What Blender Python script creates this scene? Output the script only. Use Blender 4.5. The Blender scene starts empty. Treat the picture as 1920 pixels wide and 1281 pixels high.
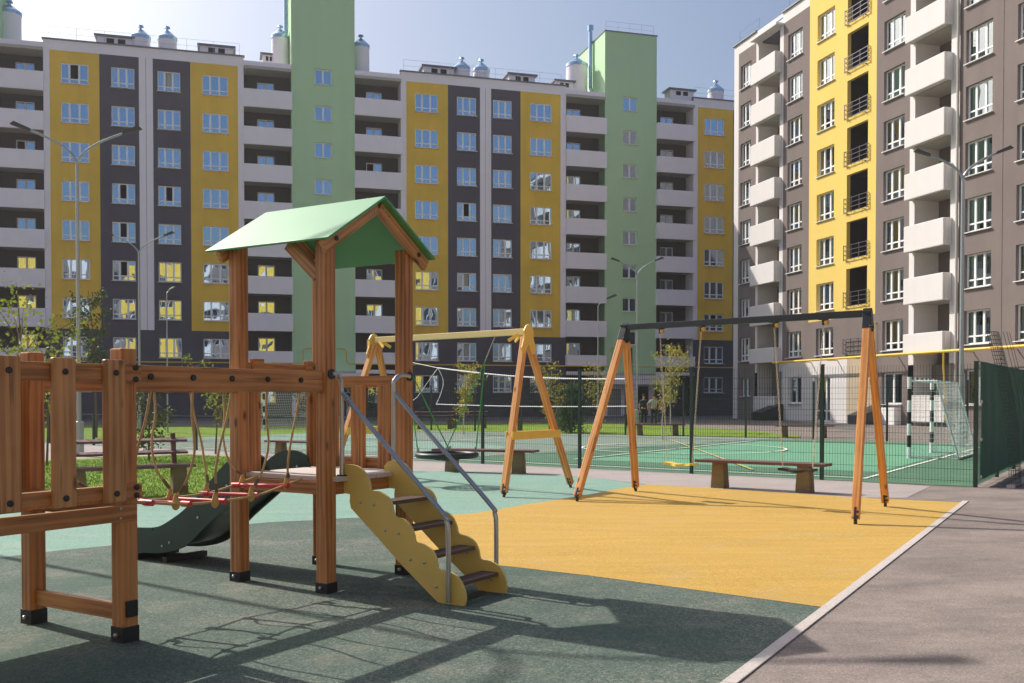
import bpy, bmesh, math, random
from mathutils import Vector, Matrix
random.seed(7)
PI = math.pi
R = math.radians
sc = bpy.context.scene
COL = sc.collection

# ------------------------------------------------------------------ camera
cam_d = bpy.data.cameras.new('camera'); cam = bpy.data.objects.new('camera', cam_d); COL.objects.link(cam)
sc.camera = cam
cam.location = (0, 0, 1.5); cam.rotation_euler = (R(90 - 1.07), 0, 0)
cam_d.sensor_width = 36; cam_d.lens = 35.0; cam_d.shift_y = 142.5 / 1920
cam_d.clip_start = 0.05; cam_d.clip_end = 3000
# ------------------------------------------------------------------ light
SUN_EL, SHADOW_AZ = 41.0, -36.5
S = Vector((-math.cos(R(SUN_EL)) * math.cos(R(SHADOW_AZ)), -math.cos(R(SUN_EL)) * math.sin(R(SHADOW_AZ)), math.sin(R(SUN_EL))))
w = bpy.data.worlds.new('World'); sc.world = w; w.use_nodes = True
nt = w.node_tree; bg = nt.nodes['Background']
sky = nt.nodes.new('ShaderNodeTexSky'); sky.sky_type = 'NISHITA'; sky.sun_disc = False
sky.sun_elevation = R(SUN_EL); sky.sun_rotation = math.atan2(S.x, S.y)
sky.air_density = 1.0; sky.dust_density = 5.0; sky.ozone_density = 2.8; sky.altitude = 100
nt.links.new(sky.outputs[0], bg.inputs[0]); bg.inputs[1].default_value = 0.127
sd = bpy.data.lights.new('sun', 'SUN'); so = bpy.data.objects.new('sun', sd); COL.objects.link(so)
so.location = (-40, 30, 60); sd.energy = 4.7; sd.angle = R(0.5); sd.color = (1, 0.93, 0.84)
so.rotation_euler = S.to_track_quat('Z', 'Y').to_euler()
sc.view_settings.view_transform = 'Standard'; sc.view_settings.look = 'None'
sc.view_settings.exposure = 0.13; sc.view_settings.gamma = 1.0; sc.view_settings.use_curve_mapping = False

# ------------------------------------------------------------------ materials
def srgb(r, g, b):
    f = lambda c: (c / 255 / 12.92) if c / 255 <= 0.04045 else ((c / 255 + 0.055) / 1.055) ** 2.4
    return (f(r), f(g), f(b), 1)
class N:
    def __init__(s, name):
        s.m = bpy.data.materials.new(name); s.m.use_nodes = True; s.t = s.m.node_tree
        s.b = s.t.nodes['Principled BSDF']; s.out = s.t.nodes['Material Output']
    def n(s, typ, **kw):
        x = s.t.nodes.new(typ)
        for k, v in kw.items():
            if hasattr(x, k): setattr(x, k, v)
            else: x.inputs[k].default_value = v
        return x
    def l(s, a, b): s.t.links.new(a, b)
    def coords(s, scale=(1, 1, 1), kind='Object', rnd=False):
        tc = s.n('ShaderNodeTexCoord'); mp = s.n('ShaderNodeMapping'); mp.inputs['Scale'].default_value = scale
        s.l(tc.outputs[kind], mp.inputs[0])
        if rnd:
            oi = s.n('ShaderNodeObjectInfo'); mu = s.n('ShaderNodeMath', operation='MULTIPLY'); mu.inputs[1].default_value = 37.0
            s.l(oi.outputs['Random'], mu.inputs[0]); cb = s.n('ShaderNodeCombineXYZ')
            for i in range(3): s.l(mu.outputs[0], cb.inputs[i])
            s.l(cb.outputs[0], mp.inputs['Location'])
        return mp.outputs[0]
    def noise(s, vec, scale, detail=4, rough=0.55):
        x = s.n('ShaderNodeTexNoise'); x.inputs['Scale'].default_value = scale; x.inputs['Detail'].default_value = detail; x.inputs['Roughness'].default_value = rough
        s.l(vec, x.inputs['Vector']); return x.outputs['Fac']
    def ramp(s, fac, stops):
        x = s.n('ShaderNodeValToRGB'); e = x.color_ramp.elements
        while len(e) < len(stops): e.new(0.5)
        for el, (p, c) in zip(e, stops):
            el.position = p; el.color = c if isinstance(c, (tuple, list)) else (c, c, c, 1)
        s.l(fac, x.inputs[0]); return x.outputs[0]
    def mix(s, fac, a, b, mode='MIX'):
        x = s.n('ShaderNodeMix', data_type='RGBA', blend_type=mode)
        for sock, v in ((x.inputs[0], fac), (x.inputs[6], a), (x.inputs[7], b)):
            if hasattr(v, 'links'): s.l(v, sock)
            else: sock.default_value = v
        return x.outputs[2]
    def bump(s, h, strength=0.3, dist=0.01):
        x = s.n('ShaderNodeBump'); x.inputs['Strength'].default_value = strength; x.inputs['Distance'].default_value = dist
        s.l(h, x.inputs['Height']); s.l(x.outputs[0], s.b.inputs['Normal'])
    def fin(s, col=None, rough=0.6, metal=0, spec=None):
        if col is not None:
            if hasattr(col, 'links'): s.l(col, s.b.inputs['Base Color'])
            else: s.b.inputs['Base Color'].default_value = col
        if hasattr(rough, 'links'): s.l(rough, s.b.inputs['Roughness'])
        else: s.b.inputs['Roughness'].default_value = rough
        s.b.inputs['Metallic'].default_value = metal
        if spec is not None: s.b.inputs['Specular IOR Level'].default_value = spec
        return s.m
def mul(c, k): return (c[0] * k, c[1] * k, c[2] * k, 1)

def stucco(name, c, var=0.12, scale=0.35):
    s = N(name); v = s.coords(); big = s.noise(v, scale, 5); fine = s.noise(v, 14, 4)
    v2 = s.coords((1.2, 1.2, 0.12)); streak = s.noise(v2, 1.1, 5)
    col = s.mix(s.ramp(big, [(0.3, 0.0), (0.75, 1.0)]), mul(c, 1 - var), mul(c, 1 + var * .5))
    col = s.mix(s.ramp(streak, [(0.42, 0.0), (0.78, 0.55)]), col, mul(c, 1 - 1.9 * var))
    s.bump(fine, 0.25, 0.02)
    return s.fin(col, 0.9, 0, 0.2)
def plain(name, c, rough=0.5, metal=0, spec=None, var=0.08, sc_=6):
    s = N(name); v = s.coords(rnd=True); n = s.noise(v, sc_, 4)
    col = s.mix(n, mul(c, 1 - var), mul(c, 1 + var)); rr = s.ramp(n, [(0.2, max(0, rough - .08)), (0.8, min(1, rough + .08))])
    return s.fin(col, rr, metal, spec)
def worn(name, c, rough, spec=.5):
    s = N(name); v = s.coords(rnd=True); n = s.noise(v, 3, 6, .65); vs = s.coords((1, 1, 9), rnd=True); sc2 = s.noise(vs, 7, 5, .8)
    col = s.mix(s.ramp(n, [(.4, 0), (.75, .5)]), c, mul(c, .78)); col = s.mix(s.ramp(sc2, [(.63, 0), (.67, .35)]), col, mul(c, 1.25))
    return s.fin(col, s.ramp(n, [(.3, max(.05, rough - .12)), (.7, min(1, rough + .15))]), 0, spec)
def wood(name, base, dark, light):
    s = N(name); v = s.coords((1, 1, 0.06), rnd=True)
    rings = s.n('ShaderNodeTexWave'); rings.wave_type = 'RINGS'; rings.rings_direction = 'Z'
    for k, val in (('Scale', 9.0), ('Distortion', 5.0), ('Detail', 3.0), ('Detail Scale', 1.6)): rings.inputs[k].default_value = val
    s.l(v, rings.inputs['Vector'])
    v2 = s.coords((60, 60, 1.6), rnd=True); fib = s.noise(v2, 1.0, 6, 0.7)
    v3 = s.coords((1, 1, 0.5), rnd=True); patch = s.noise(v3, 3.0, 3)
    c = s.mix(s.ramp(rings.outputs['Fac'], [(0.2, 0), (0.85, 1)]), base, dark)
    c = s.mix(s.ramp(patch, [(0.35, 0), (0.7, 0.7)]), c, light)
    c = s.mix(s.ramp(fib, [(0.35, 0.0), (0.7, 0.35)]), c, mul(dark, .8))
    vk = s.coords((1, 1, 0.45), rnd=True); vo = s.n('ShaderNodeTexVoronoi'); vo.inputs['Scale'].default_value = 5.2; s.l(vk, vo.inputs['Vector'])
    c = s.mix(s.ramp(vo.outputs['Distance'], [(0.05, 0.95), (0.14, 0.0)]), c, mul(dark, .35))
    # drying checks: thin dark splits along the grain
    v4 = s.coords((34, 34, 1.3), rnd=True); ck = s.noise(v4, 1.0, 2, 0.4)
    c = s.mix(s.ramp(ck, [(0.63, 0.0), (0.68, 0.5)]), c, mul(dark, .3))
    s.bump(fib, 0.35, 0.003)
    return s.fin(c, 0.5, 0, 0.4)
M = {}
M['wood'] = wood('stained_timber', srgb(182, 122, 70), srgb(138, 88, 50), srgb(206, 146, 88))
M['wood_l'] = wood('picket_timber', srgb(190, 138, 88), srgb(148, 100, 62), srgb(212, 160, 106))
M['wood_o'] = wood('swing_timber', srgb(232, 162, 90), srgb(196, 124, 62), srgb(242, 182, 112))
def rubber(name, cols, grain=170, big=(0.92, 1.07), c2=None):
    s = N(name); v = s.coords()
    vo = s.n('ShaderNodeTexVoronoi'); vo.inputs['Scale'].default_value = grain; s.l(v, vo.inputs['Vector'])
    sep = s.n('ShaderNodeSeparateColor'); s.l(vo.outputs['Color'], sep.inputs[0])
    vb = s.n('ShaderNodeTexVoronoi'); vb.inputs['Scale'].default_value = grain * .38; s.l(v, vb.inputs['Vector'])
    sb = s.n('ShaderNodeSeparateColor'); s.l(vb.outputs['Color'], sb.inputs[0])
    st = [(i / max(1, len(cols) - 1), c) for i, c in enumerate(cols)]
    c = s.mix(0.45, s.ramp(sep.outputs[0], st), s.ramp(sb.outputs[1], st))
    c = s.mix(s.ramp(s.noise(v, 105, 3, .7), [(.36, 0.0), (.64, 0.5)]), c, mul(cols[0], .8))
    b = s.noise(v, 0.45, 6, .62)
    if c2: c = s.mix(s.ramp(b, [(0.4, 0.0), (0.62, 0.6)]), c, c2)
    vs = s.coords((0.5, 3.2, 1)); b2 = s.noise(vs, 1.3, 6, .65)
    k = s.ramp(b2, [(0.3, big[0]), (0.7, big[1])])
    c = s.mix(1.0, c, k, 'MULTIPLY')
    dust = s.noise(v, 1.7, 8, .7); c = s.mix(s.ramp(dust, [(.52, 0.0), (.74, .28)]), c, srgb(176, 164, 146))
    scuff = s.coords((3.2, .9, 1)); c = s.mix(s.ramp(s.noise(scuff, 2.3, 6, .75), [(.62, 0.0), (.7, .22)]), c, mul(cols[0], .7))
    s.bump(vo.outputs['Distance'], 0.5, 0.004)
    return s.fin(c, 0.9, 0, 0.25)
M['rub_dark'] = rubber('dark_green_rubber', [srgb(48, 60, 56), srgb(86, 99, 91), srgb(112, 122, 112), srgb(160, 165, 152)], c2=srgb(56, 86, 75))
M['rub_mint'] = rubber('mint_rubber', [srgb(104, 142, 128), srgb(130, 167, 152), srgb(168, 188, 174)])
M['rub_yel'] = rubber('ochre_rubber', [srgb(172, 134, 56), srgb(193, 157, 76), srgb(218, 186, 112)], big=(.9, 1.07), c2=srgb(190, 154, 82))
def pave(name, a, b, dk):
    s = N(name); v = s.coords()
    vs = s.coords((0.8, 1.5, 1)); n1 = s.noise(vs, 1.1, 9, .72); n2 = s.noise(v, 70, 3, .7); n3 = s.noise(v, 0.25, 5)
    c = s.mix(s.ramp(n1, [(0.3, 0), (0.72, 1)]), a, b)
    c = s.mix(s.ramp(n2, [(0.35, 0.5), (0.6, 0)]), c, dk)
    c = s.mix(s.ramp(n3, [(0.5, 0), (0.75, 0.4)]), c, dk)
    n4 = s.noise(v, 5.5, 8, .75); c = s.mix(s.ramp(n4, [(.55, 0.0), (.68, .3)]), c, dk)
    vg = s.n('ShaderNodeTexVoronoi'); vg.inputs['Scale'].default_value = 95; s.l(v, vg.inputs['Vector']); sg_ = s.n('ShaderNodeSeparateColor'); s.l(vg.outputs['Color'], sg_.inputs[0])
    c = s.mix(s.ramp(sg_.outputs[0], [(0.0, .35), (.25, 0.0)]), c, mul(dk, .75)); c = s.mix(s.ramp(sg_.outputs[1], [(.8, 0.0), (1.0, .4)]), c, mul(b, 1.15))
    s.bump(n2, .4, .004)
    return s.fin(c, .92, 0, .2)
M['pave'] = pave('pavement_asphalt', srgb(112, 103, 99), srgb(168, 155, 146), srgb(88, 80, 77))
M['path'] = pave('path_paving', srgb(158, 149, 146), srgb(182, 171, 167), srgb(134, 126, 123))
M['road'] = pave('road_asphalt', srgb(110, 108, 108), srgb(128, 124, 122), srgb(88, 86, 86))
M['court'] = rubber('court_green', [srgb(72, 110, 86), srgb(84, 122, 98), srgb(98, 134, 110)], grain=120)
M['court_l'] = rubber('court_light', [srgb(92, 148, 116), srgb(106, 162, 130), srgb(122, 174, 144)], grain=120)
M['court_m'] = rubber('court_grey_green', [srgb(112, 132, 120), srgb(126, 144, 132), srgb(140, 156, 144)], grain=120)
M['line'] = plain('court_line_white', srgb(225, 228, 220), .8)
M['line_y'] = plain('court_line_yellow', srgb(190, 180, 110), .8)
M['kerb'] = pave('kerb_concrete', srgb(186, 178, 172), srgb(206, 198, 190), srgb(160, 152, 146))
s = N('lawn'); v = s.coords(); c = s.ramp(s.noise(v, 9, 6, .7), [(.3, srgb(84, 116, 36)), (.55, srgb(128, 156, 52)), (.8, srgb(156, 172, 76))]); s.bump(s.noise(v, 60, 3), .8, .03); M['grass'] = s.fin(c, .9, 0, .2)
s = N('grass_blade'); v = s.coords(); c = s.ramp(s.noise(v, 2.5, 4, .7), [(.3, srgb(80, 120, 24)), (.7, srgb(158, 186, 58))]); M['blade'] = s.fin(c, .6, 0, .3)
M['A_gold'] = stucco('mustard_stucco', srgb(250, 206, 82))
M['A_dark'] = stucco('charcoal_stucco', srgb(97, 93, 102))
M['A_white'] = stucco('white_stucco', srgb(253, 246, 253), .04)
M['A_green'] = stucco('green_stucco', srgb(196, 230, 186), .05, .12)
M['A_bay'] = stucco('bay_grey_stucco', srgb(84, 80, 78))
M['B_gray'] = stucco('taupe_stucco', srgb(130, 119, 115), .12, .3)
M['B_yel'] = stucco('lemon_stucco', srgb(236, 206, 112), .04)
M['B_white'] = stucco('ivory_stucco', srgb(228, 224, 222), .05)
M['B_beige'] = stucco('beige_stucco', srgb(196, 180, 156), .08)
M['soffit'] = stucco('soffit_stucco', srgb(190, 184, 176), .08)
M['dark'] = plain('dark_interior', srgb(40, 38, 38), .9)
M['pvc'] = plain('white_pvc', srgb(246, 246, 248), .35, 0, .5, .03)
M['sill'] = plain('sill_metal', srgb(236, 236, 238), .45, 0)
M['coping'] = plain('coping_metal', srgb(120, 124, 134), .4, .5)
M['steel'] = plain('galvanised_steel', srgb(170, 176, 182), .32, .85, None, .1)
M['cap'] = plain('blue_steel_cap', srgb(176, 200, 226), .3, .75)
M['pipe_y'] = plain('yellow_gas_pipe', srgb(226, 190, 62), .5)
M['railm'] = plain('railing_steel', srgb(126, 124, 134), .35, .7)
M['lamp'] = plain('lamp_pole_paint', srgb(168, 174, 178), .35, .6)
M['lamphead'] = plain('lamp_head', srgb(74, 72, 74), .5)
M['black'] = plain('black_plastic', srgb(34, 34, 36), .45)
M['blackm'] = plain('black_steel', srgb(42, 45, 50), .4, .2)
M['casing'] = plain('post_shoe', srgb(30, 30, 31), .6)
M['hdpe_y'] = worn('yellow_panel', srgb(212, 186, 104), .38)
M['beam_y'] = plain('pale_yellow_beam', srgb(236, 210, 150), .4)
M['plate_y'] = plain('yellow_plate', srgb(240, 196, 88), .4)
M['hdpe_g'] = worn('dark_green_plastic', srgb(42, 58, 51), .35)
M['roofg'] = plain('green_roof_panel', srgb(70, 148, 92), .5, 0, .9, .05, 2)
M['rope'] = plain('tan_rope', srgb(186, 156, 112), .85, 0, .2, .25, 60)
M['clamp'] = plain('rope_clamp', srgb(196, 158, 88), .5)
M['red'] = plain('red_tube', srgb(206, 62, 66), .4)
M['grope'] = plain('green_rope', srgb(70, 150, 86), .7, 0, .2, .2, 60)
M['deck'] = plain('grey_deck', srgb(196, 184, 176), .8)
M['conc'] = pave('aggregate_concrete', srgb(150, 134, 104), srgb(126, 112, 84), srgb(84, 74, 56))
M['plank'] = wood('maroon_plank', srgb(112, 78, 74), srgb(86, 58, 56), srgb(136, 98, 92))
M['step'] = plain('dark_brown_tread', srgb(92, 72, 64), .6, 0, .3, .2, 8)
M['fence'] = plain('green_fence_wire', srgb(38, 62, 52), .5)
M['tarp'] = plain('green_tarp', srgb(42, 92, 70), .6, 0, .3, .12, 1.5)
M['net'] = plain('white_net', srgb(236, 234, 232), .8)
M['chain'] = plain('chain_steel', srgb(206, 200, 182), .5, .2)
M['seat_y'] = plain('yellow_seat', srgb(236, 210, 96), .5)
M['trunk'] = plain('bark', srgb(112, 92, 72), .9)
M['birch'] = plain('pale_bark', srgb(190, 182, 170), .8)
M['fabric_w'] = plain('white_panel', srgb(240, 240, 238), .6)
def leafm(name, a, b, c_):
    s = N(name); v = s.coords(); c = s.ramp(s.noise(v, 3.5, 4, .7), [(.3, a), (.5, b), (.72, c_)])
    s.fin(c, .55, 0, .3); tr = s.n('ShaderNodeBsdfTranslucent'); s.l(c, tr.inputs[0]); mx = s.n('ShaderNodeMixShader'); mx.inputs[0].default_value = .35
    s.l(s.b.outputs[0], mx.inputs[1]); s.l(tr.outputs[0], mx.inputs[2]); s.l(mx.outputs[0], s.out.inputs[0]); return s.m
M['leaf'] = leafm('young_leaves', srgb(92, 112, 44), srgb(132, 146, 58), srgb(172, 160, 72))
M['leaf_y'] = leafm('turning_leaves', srgb(120, 128, 56), srgb(160, 156, 70), srgb(190, 150, 70))
M['leaf_d'] = leafm('dark_leaves', srgb(50, 66, 40), srgb(74, 88, 52), srgb(104, 112, 66))
M['needle'] = leafm('fir_needles', srgb(54, 76, 50), srgb(78, 102, 66), srgb(110, 128, 84))
# thin window glass: part mirror, part clear, very slightly wavy
def glassm(name, refl, tint):
    s = N(name); v = s.coords(rnd=True); n = s.noise(v, .6, 1); bp = s.n('ShaderNodeBump'); bp.inputs['Strength'].default_value = .55; bp.inputs['Distance'].default_value = .012
    s.l(n, bp.inputs['Height'])
    g = s.n('ShaderNodeBsdfGlossy'); g.inputs['Roughness'].default_value = 0.01; g.inputs['Color'].default_value = tint; s.l(bp.outputs[0], g.inputs['Normal'])
    t = s.n('ShaderNodeBsdfTransparent'); t.inputs[0].default_value = (.72, .78, .78, 1)
    fr = s.n('ShaderNodeFresnel'); fr.inputs[0].default_value = 1.5
    a = s.n('ShaderNodeMath', operation='ADD'); a.inputs[1].default_value = refl; a.use_clamp = True; s.l(fr.outputs[0], a.inputs[0])
    mx = s.n('ShaderNodeMixShader'); s.l(a.outputs[0], mx.inputs[0]); s.l(t.outputs[0], mx.inputs[1]); s.l(g.outputs[0], mx.inputs[2]); s.l(mx.outputs[0], s.out.inputs[0]); return s.m
M['glassA'] = glassm('reflective_glass', .6, (.56, .77, 1, 1))
M['glassB'] = glassm('window_glass', .28, (.9, 1, .98, 1))
s = N('curtain_cloth'); M['curtain'] = s.fin(srgb(196, 198, 190), .9, 0, .1)

# ------------------------------------------------------------------ mesh helpers
class MB:
    def __init__(s): s.v = []; s.f = []
    def add(s, vs, fs):
        o = len(s.v); s.v += [tuple(p) for p in vs]; s.f += [tuple(i + o for i in f) for f in fs]; return s
    def box(s, x0, x1, y0, y1, z0, z1):
        return s.add([(x0, y0, z0), (x1, y0, z0), (x1, y1, z0), (x0, y1, z0), (x0, y0, z1), (x1, y0, z1), (x1, y1, z1), (x0, y1, z1)],
                     [(0, 3, 2, 1), (4, 5, 6, 7), (0, 1, 5, 4), (1, 2, 6, 5), (2, 3, 7, 6), (3, 0, 4, 7)])
    def bar(s, p, q, w_, h_, up=(0, 0, 1)):
        p = Vector(p); q = Vector(q); d = (q - p).normalized(); up = Vector(up)
        if abs(d.dot(up)) > .98: up = Vector((1, 0, 0))
        a = d.cross(up).normalized(); b = a.cross(d).normalized(); a *= w_ / 2; b *= h_ / 2
        vs = [p - a - b, p + a - b, p + a + b, p - a + b, q - a - b, q + a - b, q + a + b, q - a + b]
        return s.add(vs, [(0, 1, 2, 3), (7, 6, 5, 4), (0, 4, 5, 1), (1, 5, 6, 2), (2, 6, 7, 3), (3, 7, 4, 0)])
    def tube(s, pts, r, n=8, caps=True):
        pts = [Vector(p) for p in pts]; rs = r if isinstance(r, (list, tuple)) else [r] * len(pts)
        t0 = (pts[1] - pts[0]).normalized(); ref = Vector((0, 0, 1)) if abs(t0.z) < .9 else Vector((1, 0, 0))
        a = t0.cross(ref).normalized(); vs = []
        for i, p in enumerate(pts):
            t = ((pts[min(i + 1, len(pts) - 1)] - pts[max(i - 1, 0)])).normalized()
            a = (a - t * a.dot(t)).normalized(); b = t.cross(a)
            for k in range(n):
                an = 2 * PI * k / n; vs.append(p + (a * math.cos(an) + b * math.sin(an)) * rs[i])
        fs = []
        for i in range(len(pts) - 1):
            for k in range(n):
                k2 = (k + 1) % n; fs.append((i * n + k, i * n + k2, (i + 1) * n + k2, (i + 1) * n + k))
        if caps: fs.append(tuple(range(n - 1, -1, -1))); fs.append(tuple(range((len(pts) - 1) * n, len(pts) * n)))
        return s.add(vs, fs)
    def lathe(s, prof, c=(0, 0, 0), n=16):
        vs = []; fs = []
        for r_, z in prof:
            for k in range(n): vs.append((c[0] + r_ * math.cos(2 * PI * k / n), c[1] + r_ * math.sin(2 * PI * k / n), c[2] + z))
        for i in range(len(prof) - 1):
            for k in range(n):
                k2 = (k + 1) % n; fs.append((i * n + k, i * n + k2, (i + 1) * n + k2, (i + 1) * n + k))
        fs.append(tuple(range(n - 1, -1, -1))); fs.append(tuple(range((len(prof) - 1) * n, len(prof) * n)))
        return s.add(vs, fs)
    def prism(s, poly, axis, a, b):   # polygon extruded between a and b along axis 'x','y','z'
        def mk(p, t): return {'x': (t, p[0], p[1]), 'y': (p[0], t, p[1]), 'z': (p[0], p[1], t)}[axis]
        n = len(poly); vs = [mk(p, a) for p in poly] + [mk(p, b) for p in poly]
        return s.add(vs, [tuple(range(n)), tuple(range(2 * n - 1, n - 1, -1))] + [(i, i + n, (i + 1) % n + n, (i + 1) % n) for i in range(n)])
    def quad(s, a, b, c, d): return s.add([a, b, c, d], [(0, 1, 2, 3)])
    def mesh(s, name, mat, smooth=False, bevel=0, seg=2, fix=True):
        me = bpy.data.meshes.new(name); me.from_pydata(s.v, [], s.f)
        if fix or bevel:
            bm = bmesh.new(); bm.from_mesh(me)
            if fix: bmesh.ops.recalc_face_normals(bm, faces=bm.faces)
            if bevel: bmesh.ops.bevel(bm, geom=[e for e in bm.edges if e.calc_face_angle(0) > .5], offset=bevel, segments=seg, profile=.6, affect='EDGES')
            bm.to_mesh(me); bm.free()
        if smooth:
            me.polygons.foreach_set('use_smooth', [True] * len(me.polygons))
            try: me.set_sharp_from_angle(angle=R(40))
            except Exception: pass
        if mat: me.materials.append(M[mat] if isinstance(mat, str) else mat)
        return me
    def build(s, name, mat, parent=None, **kw): return link(name, s.mesh(name, mat, **kw), parent)
def link(name, data, parent=None, loc=None, rot=None):
    o = bpy.data.objects.new(name, data); COL.objects.link(o)
    if parent: o.parent = parent
    if loc is not None: o.location = loc
    if rot is not None: o.rotation_euler = rot
    return o
def tag(o, label=None, cat=None, group=None, kind=None):
    if label: o['label'] = label
    if cat: o['category'] = cat
    if group: o['group'] = group
    if kind: o['kind'] = kind
    return o
def thing(name, label, cat, loc=(0, 0, 0), rz=0, group=None):
    return tag(link(name, None, None, loc, (0, 0, rz)), label, cat, group)
def copy_tree(o, parent=None):
    c = o.copy(); COL.objects.link(c)
    if parent: c.parent = parent
    for ch in list(o.children): copy_tree(ch, c)
    return c
def board(name, p, q, w_, h_, mat, parent, up=(0, 0, 1), bevel=.006, seg=2):
    """timber: built along its own z so the grain follows it"""
    p = Vector(p); q = Vector(q); d = q - p; L = d.length; z = d.normalized(); up = Vector(up)
    if abs(z.dot(up)) > .98: up = Vector((0, 1, 0))
    x = z.cross(up).normalized(); y = z.cross(x)
    o = MB().box(-w_ / 2, w_ / 2, -h_ / 2, h_ / 2, 0, L).build(name, mat, parent, bevel=bevel, seg=seg)
    m = Matrix((x, y, z)).transposed().to_4x4(); m.translation = p; o.matrix_local = m
    return o
def bolt(parent, p, ax, r=.017, h=.012, mat='black', name='bolt'):
    ax = Vector(ax).normalized(); p = Vector(p)
    return MB().tube([p, p + ax * h * .7, p + ax * h], [r, r, r * .7], 10).build(name, mat, parent, smooth=True)
def smooth_pts(pts, k=5):
    out = []; n = len(pts)
    for i in range(n - 1):
        p0, p1, p2, p3 = pts[max(i - 1, 0)], pts[i], pts[i + 1], pts[min(i + 2, n - 1)]
        for j in range(k):
            t = j / k
            out.append(tuple(.5 * (2 * b + (c - a) * t + (2 * a - 5 * b + 4 * c - d) * t * t + (3 * b - a - 3 * c + d) * t ** 3) for a, b, c, d in zip(p0, p1, p2, p3)))
    return out + [tuple(pts[-1])]
# point on flat ground seen at a pixel of the photograph (survey of the site from the one picture)
def gp(px, py, z=0.0):
    r = (px - 960) / 1867; u = (783 - py) / 1867; p = R(1.07)
    b = math.cos(p) + u * math.sin(p); c = -math.sin(p) + u * math.cos(p); t = (z - 1.5) / c
    return (r * t, b * t)
def sheet(name, pts, z, mat, kind='structure'):
    from mathutils.geometry import tessellate_polygon
    vs = [Vector((p[0], p[1], z)) for p in pts]; tr = []
    for t in tessellate_polygon([vs]):
        a, b, c = (vs[i] for i in t); tr.append(tuple(t) if (b - a).cross(c - a).z > 0 else tuple(t)[::-1])
    me = bpy.data.meshes.new(name); me.from_pydata([tuple(v) for v in vs], [], tr)
    me.materials.append(M[mat]); return tag(link(name, me), kind=kind)

# ------------------------------------------------------------------ ground
sheet('ground', [(-320, -200), (320, -200), (320, 380), (-320, 380)], 0, 'pave')
KD = Vector((math.cos(R(59.5)), math.sin(R(59.5)))); K0 = Vector((1.106, 5.229))
kp = lambda t: tuple(K0 + KD * t)
UD = Vector((math.cos(R(-35.5)), math.sin(R(-35.5))))
yel_top = [gp(1790, 938), gp(1590, 933), gp(1400, 920), gp(1213, 909)]
yel_left = [gp(*q) for q in ((1213, 909), (1155, 918), (1119, 927), (1057, 936.5), (984, 947), (900, 962), (820, 968), (765, 974), (738, 986), (745, 1004), (790, 1032), (860, 1052), (960, 1064))]
mint_top = [gp(*q) for q in ((1213, 909), (1100, 895), (1000, 890), (840, 884), (700, 882), (600, 886), (525, 893))]
mint_low = [(-16, 7.4), (-7, 7.6), (-5.5, 8.25)] + [gp(*q) for q in ((0, 1047), (108, 1033.6), (219, 1022.6), (350, 1005), (472, 983), (594, 976), (680, 972), (745, 985))]
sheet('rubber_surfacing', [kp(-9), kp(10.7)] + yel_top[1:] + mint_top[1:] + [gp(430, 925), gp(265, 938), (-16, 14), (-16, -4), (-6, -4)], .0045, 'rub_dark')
sheet('rubber_surfacing', smooth_pts(mint_low, 4) + [gp(*q) for q in ((850, 990), (960, 980), (1000, 950), (1060, 938), (1125, 927), (1213, 910))] + mint_top[1:] + [gp(430, 925), gp(330, 936), gp(265, 938), (-16, 14)], .0055, 'rub_mint')
sheet('rubber_surfacing', smooth_pts(yel_left, 5) + [gp(1100, 1080), gp(1300, 1107), gp(1500, 1134), kp(2.2), kp(10.6)] + yel_top[1:3], .0065, 'rub_yel')
# light path along the court fence
sheet('path', [gp(1700, 934), gp(1745, 912)] + [tuple(Vector(gp(904, 868)) + UD * t) for t in (6, 0, -8, -16, -30)] + [(-30, 33), (-20, 24), gp(100, 866), gp(350, 853), gp(430, 857), gp(512, 869), gp(540, 890), gp(700, 884), gp(840, 885), gp(1000, 891), gp(1213, 910), gp(1590, 934)], .004, 'path')
kb = tag(link('kerb', None), kind='structure')
for i in range(-8, 11):
    a = K0 + KD * (i + .003); b = K0 + KD * (i + .997 if i < 10 else 10.85)
    MB().bar((a.x + .035, a.y - .02, .006), (b.x + .035, b.y - .02, .006), .08, .009 + .001 * random.random()).build('kerb_stone', 'kerb', kb, bevel=.005)
RC = Vector((7.86, 16.862)); FD = Vector((-.8145, .5802)); SD = Vector((math.cos(R(57)), math.sin(R(57))))
cp = lambda a, b, : (RC.x + FD.x * a + SD.x * b, RC.y + FD.y * a + SD.y * b)   # a: along the front fence leftwards, b: into the court
sheet('sports_court', [cp(.05, .05), cp(37, .05), cp(37, 18), cp(.05, 18)], .006, 'court')
sheet('court_zone', [cp(12.5, .05), cp(37, .05), cp(37, 18), cp(9.5, 18)], .010, 'court_m')
sheet('court_zone', [cp(2.2, 2.6), cp(9.2, 2.6), cp(9.2, 15.5), cp(2.2, 15.5)], .010, 'court_l')
def ell(ca, cb, ra, rb, n=28, a0=0, a1=2 * PI): return [cp(ca + ra * math.cos(a0 + (a1 - a0) * i / n), cb + rb * math.sin(a0 + (a1 - a0) * i / n)) for i in range(n)]
sheet('court_zone', ell(18, 5.2, 4.2, 3.0), .014, 'rub_mint'); sheet('court_zone', ell(27, 9, 5, 3.6), .014, 'rub_mint')
def cline(a0, b0, a1, b1, mat='line', w_=.07, z=.018):
    p = Vector(cp(a0, b0)); q = Vector(cp(a1, b1)); n = (q - p).normalized().orthogonal() * w_ / 2
    return [tuple(p - n), tuple(q - n), tuple(q + n), tuple(p + n)], z, mat
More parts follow.
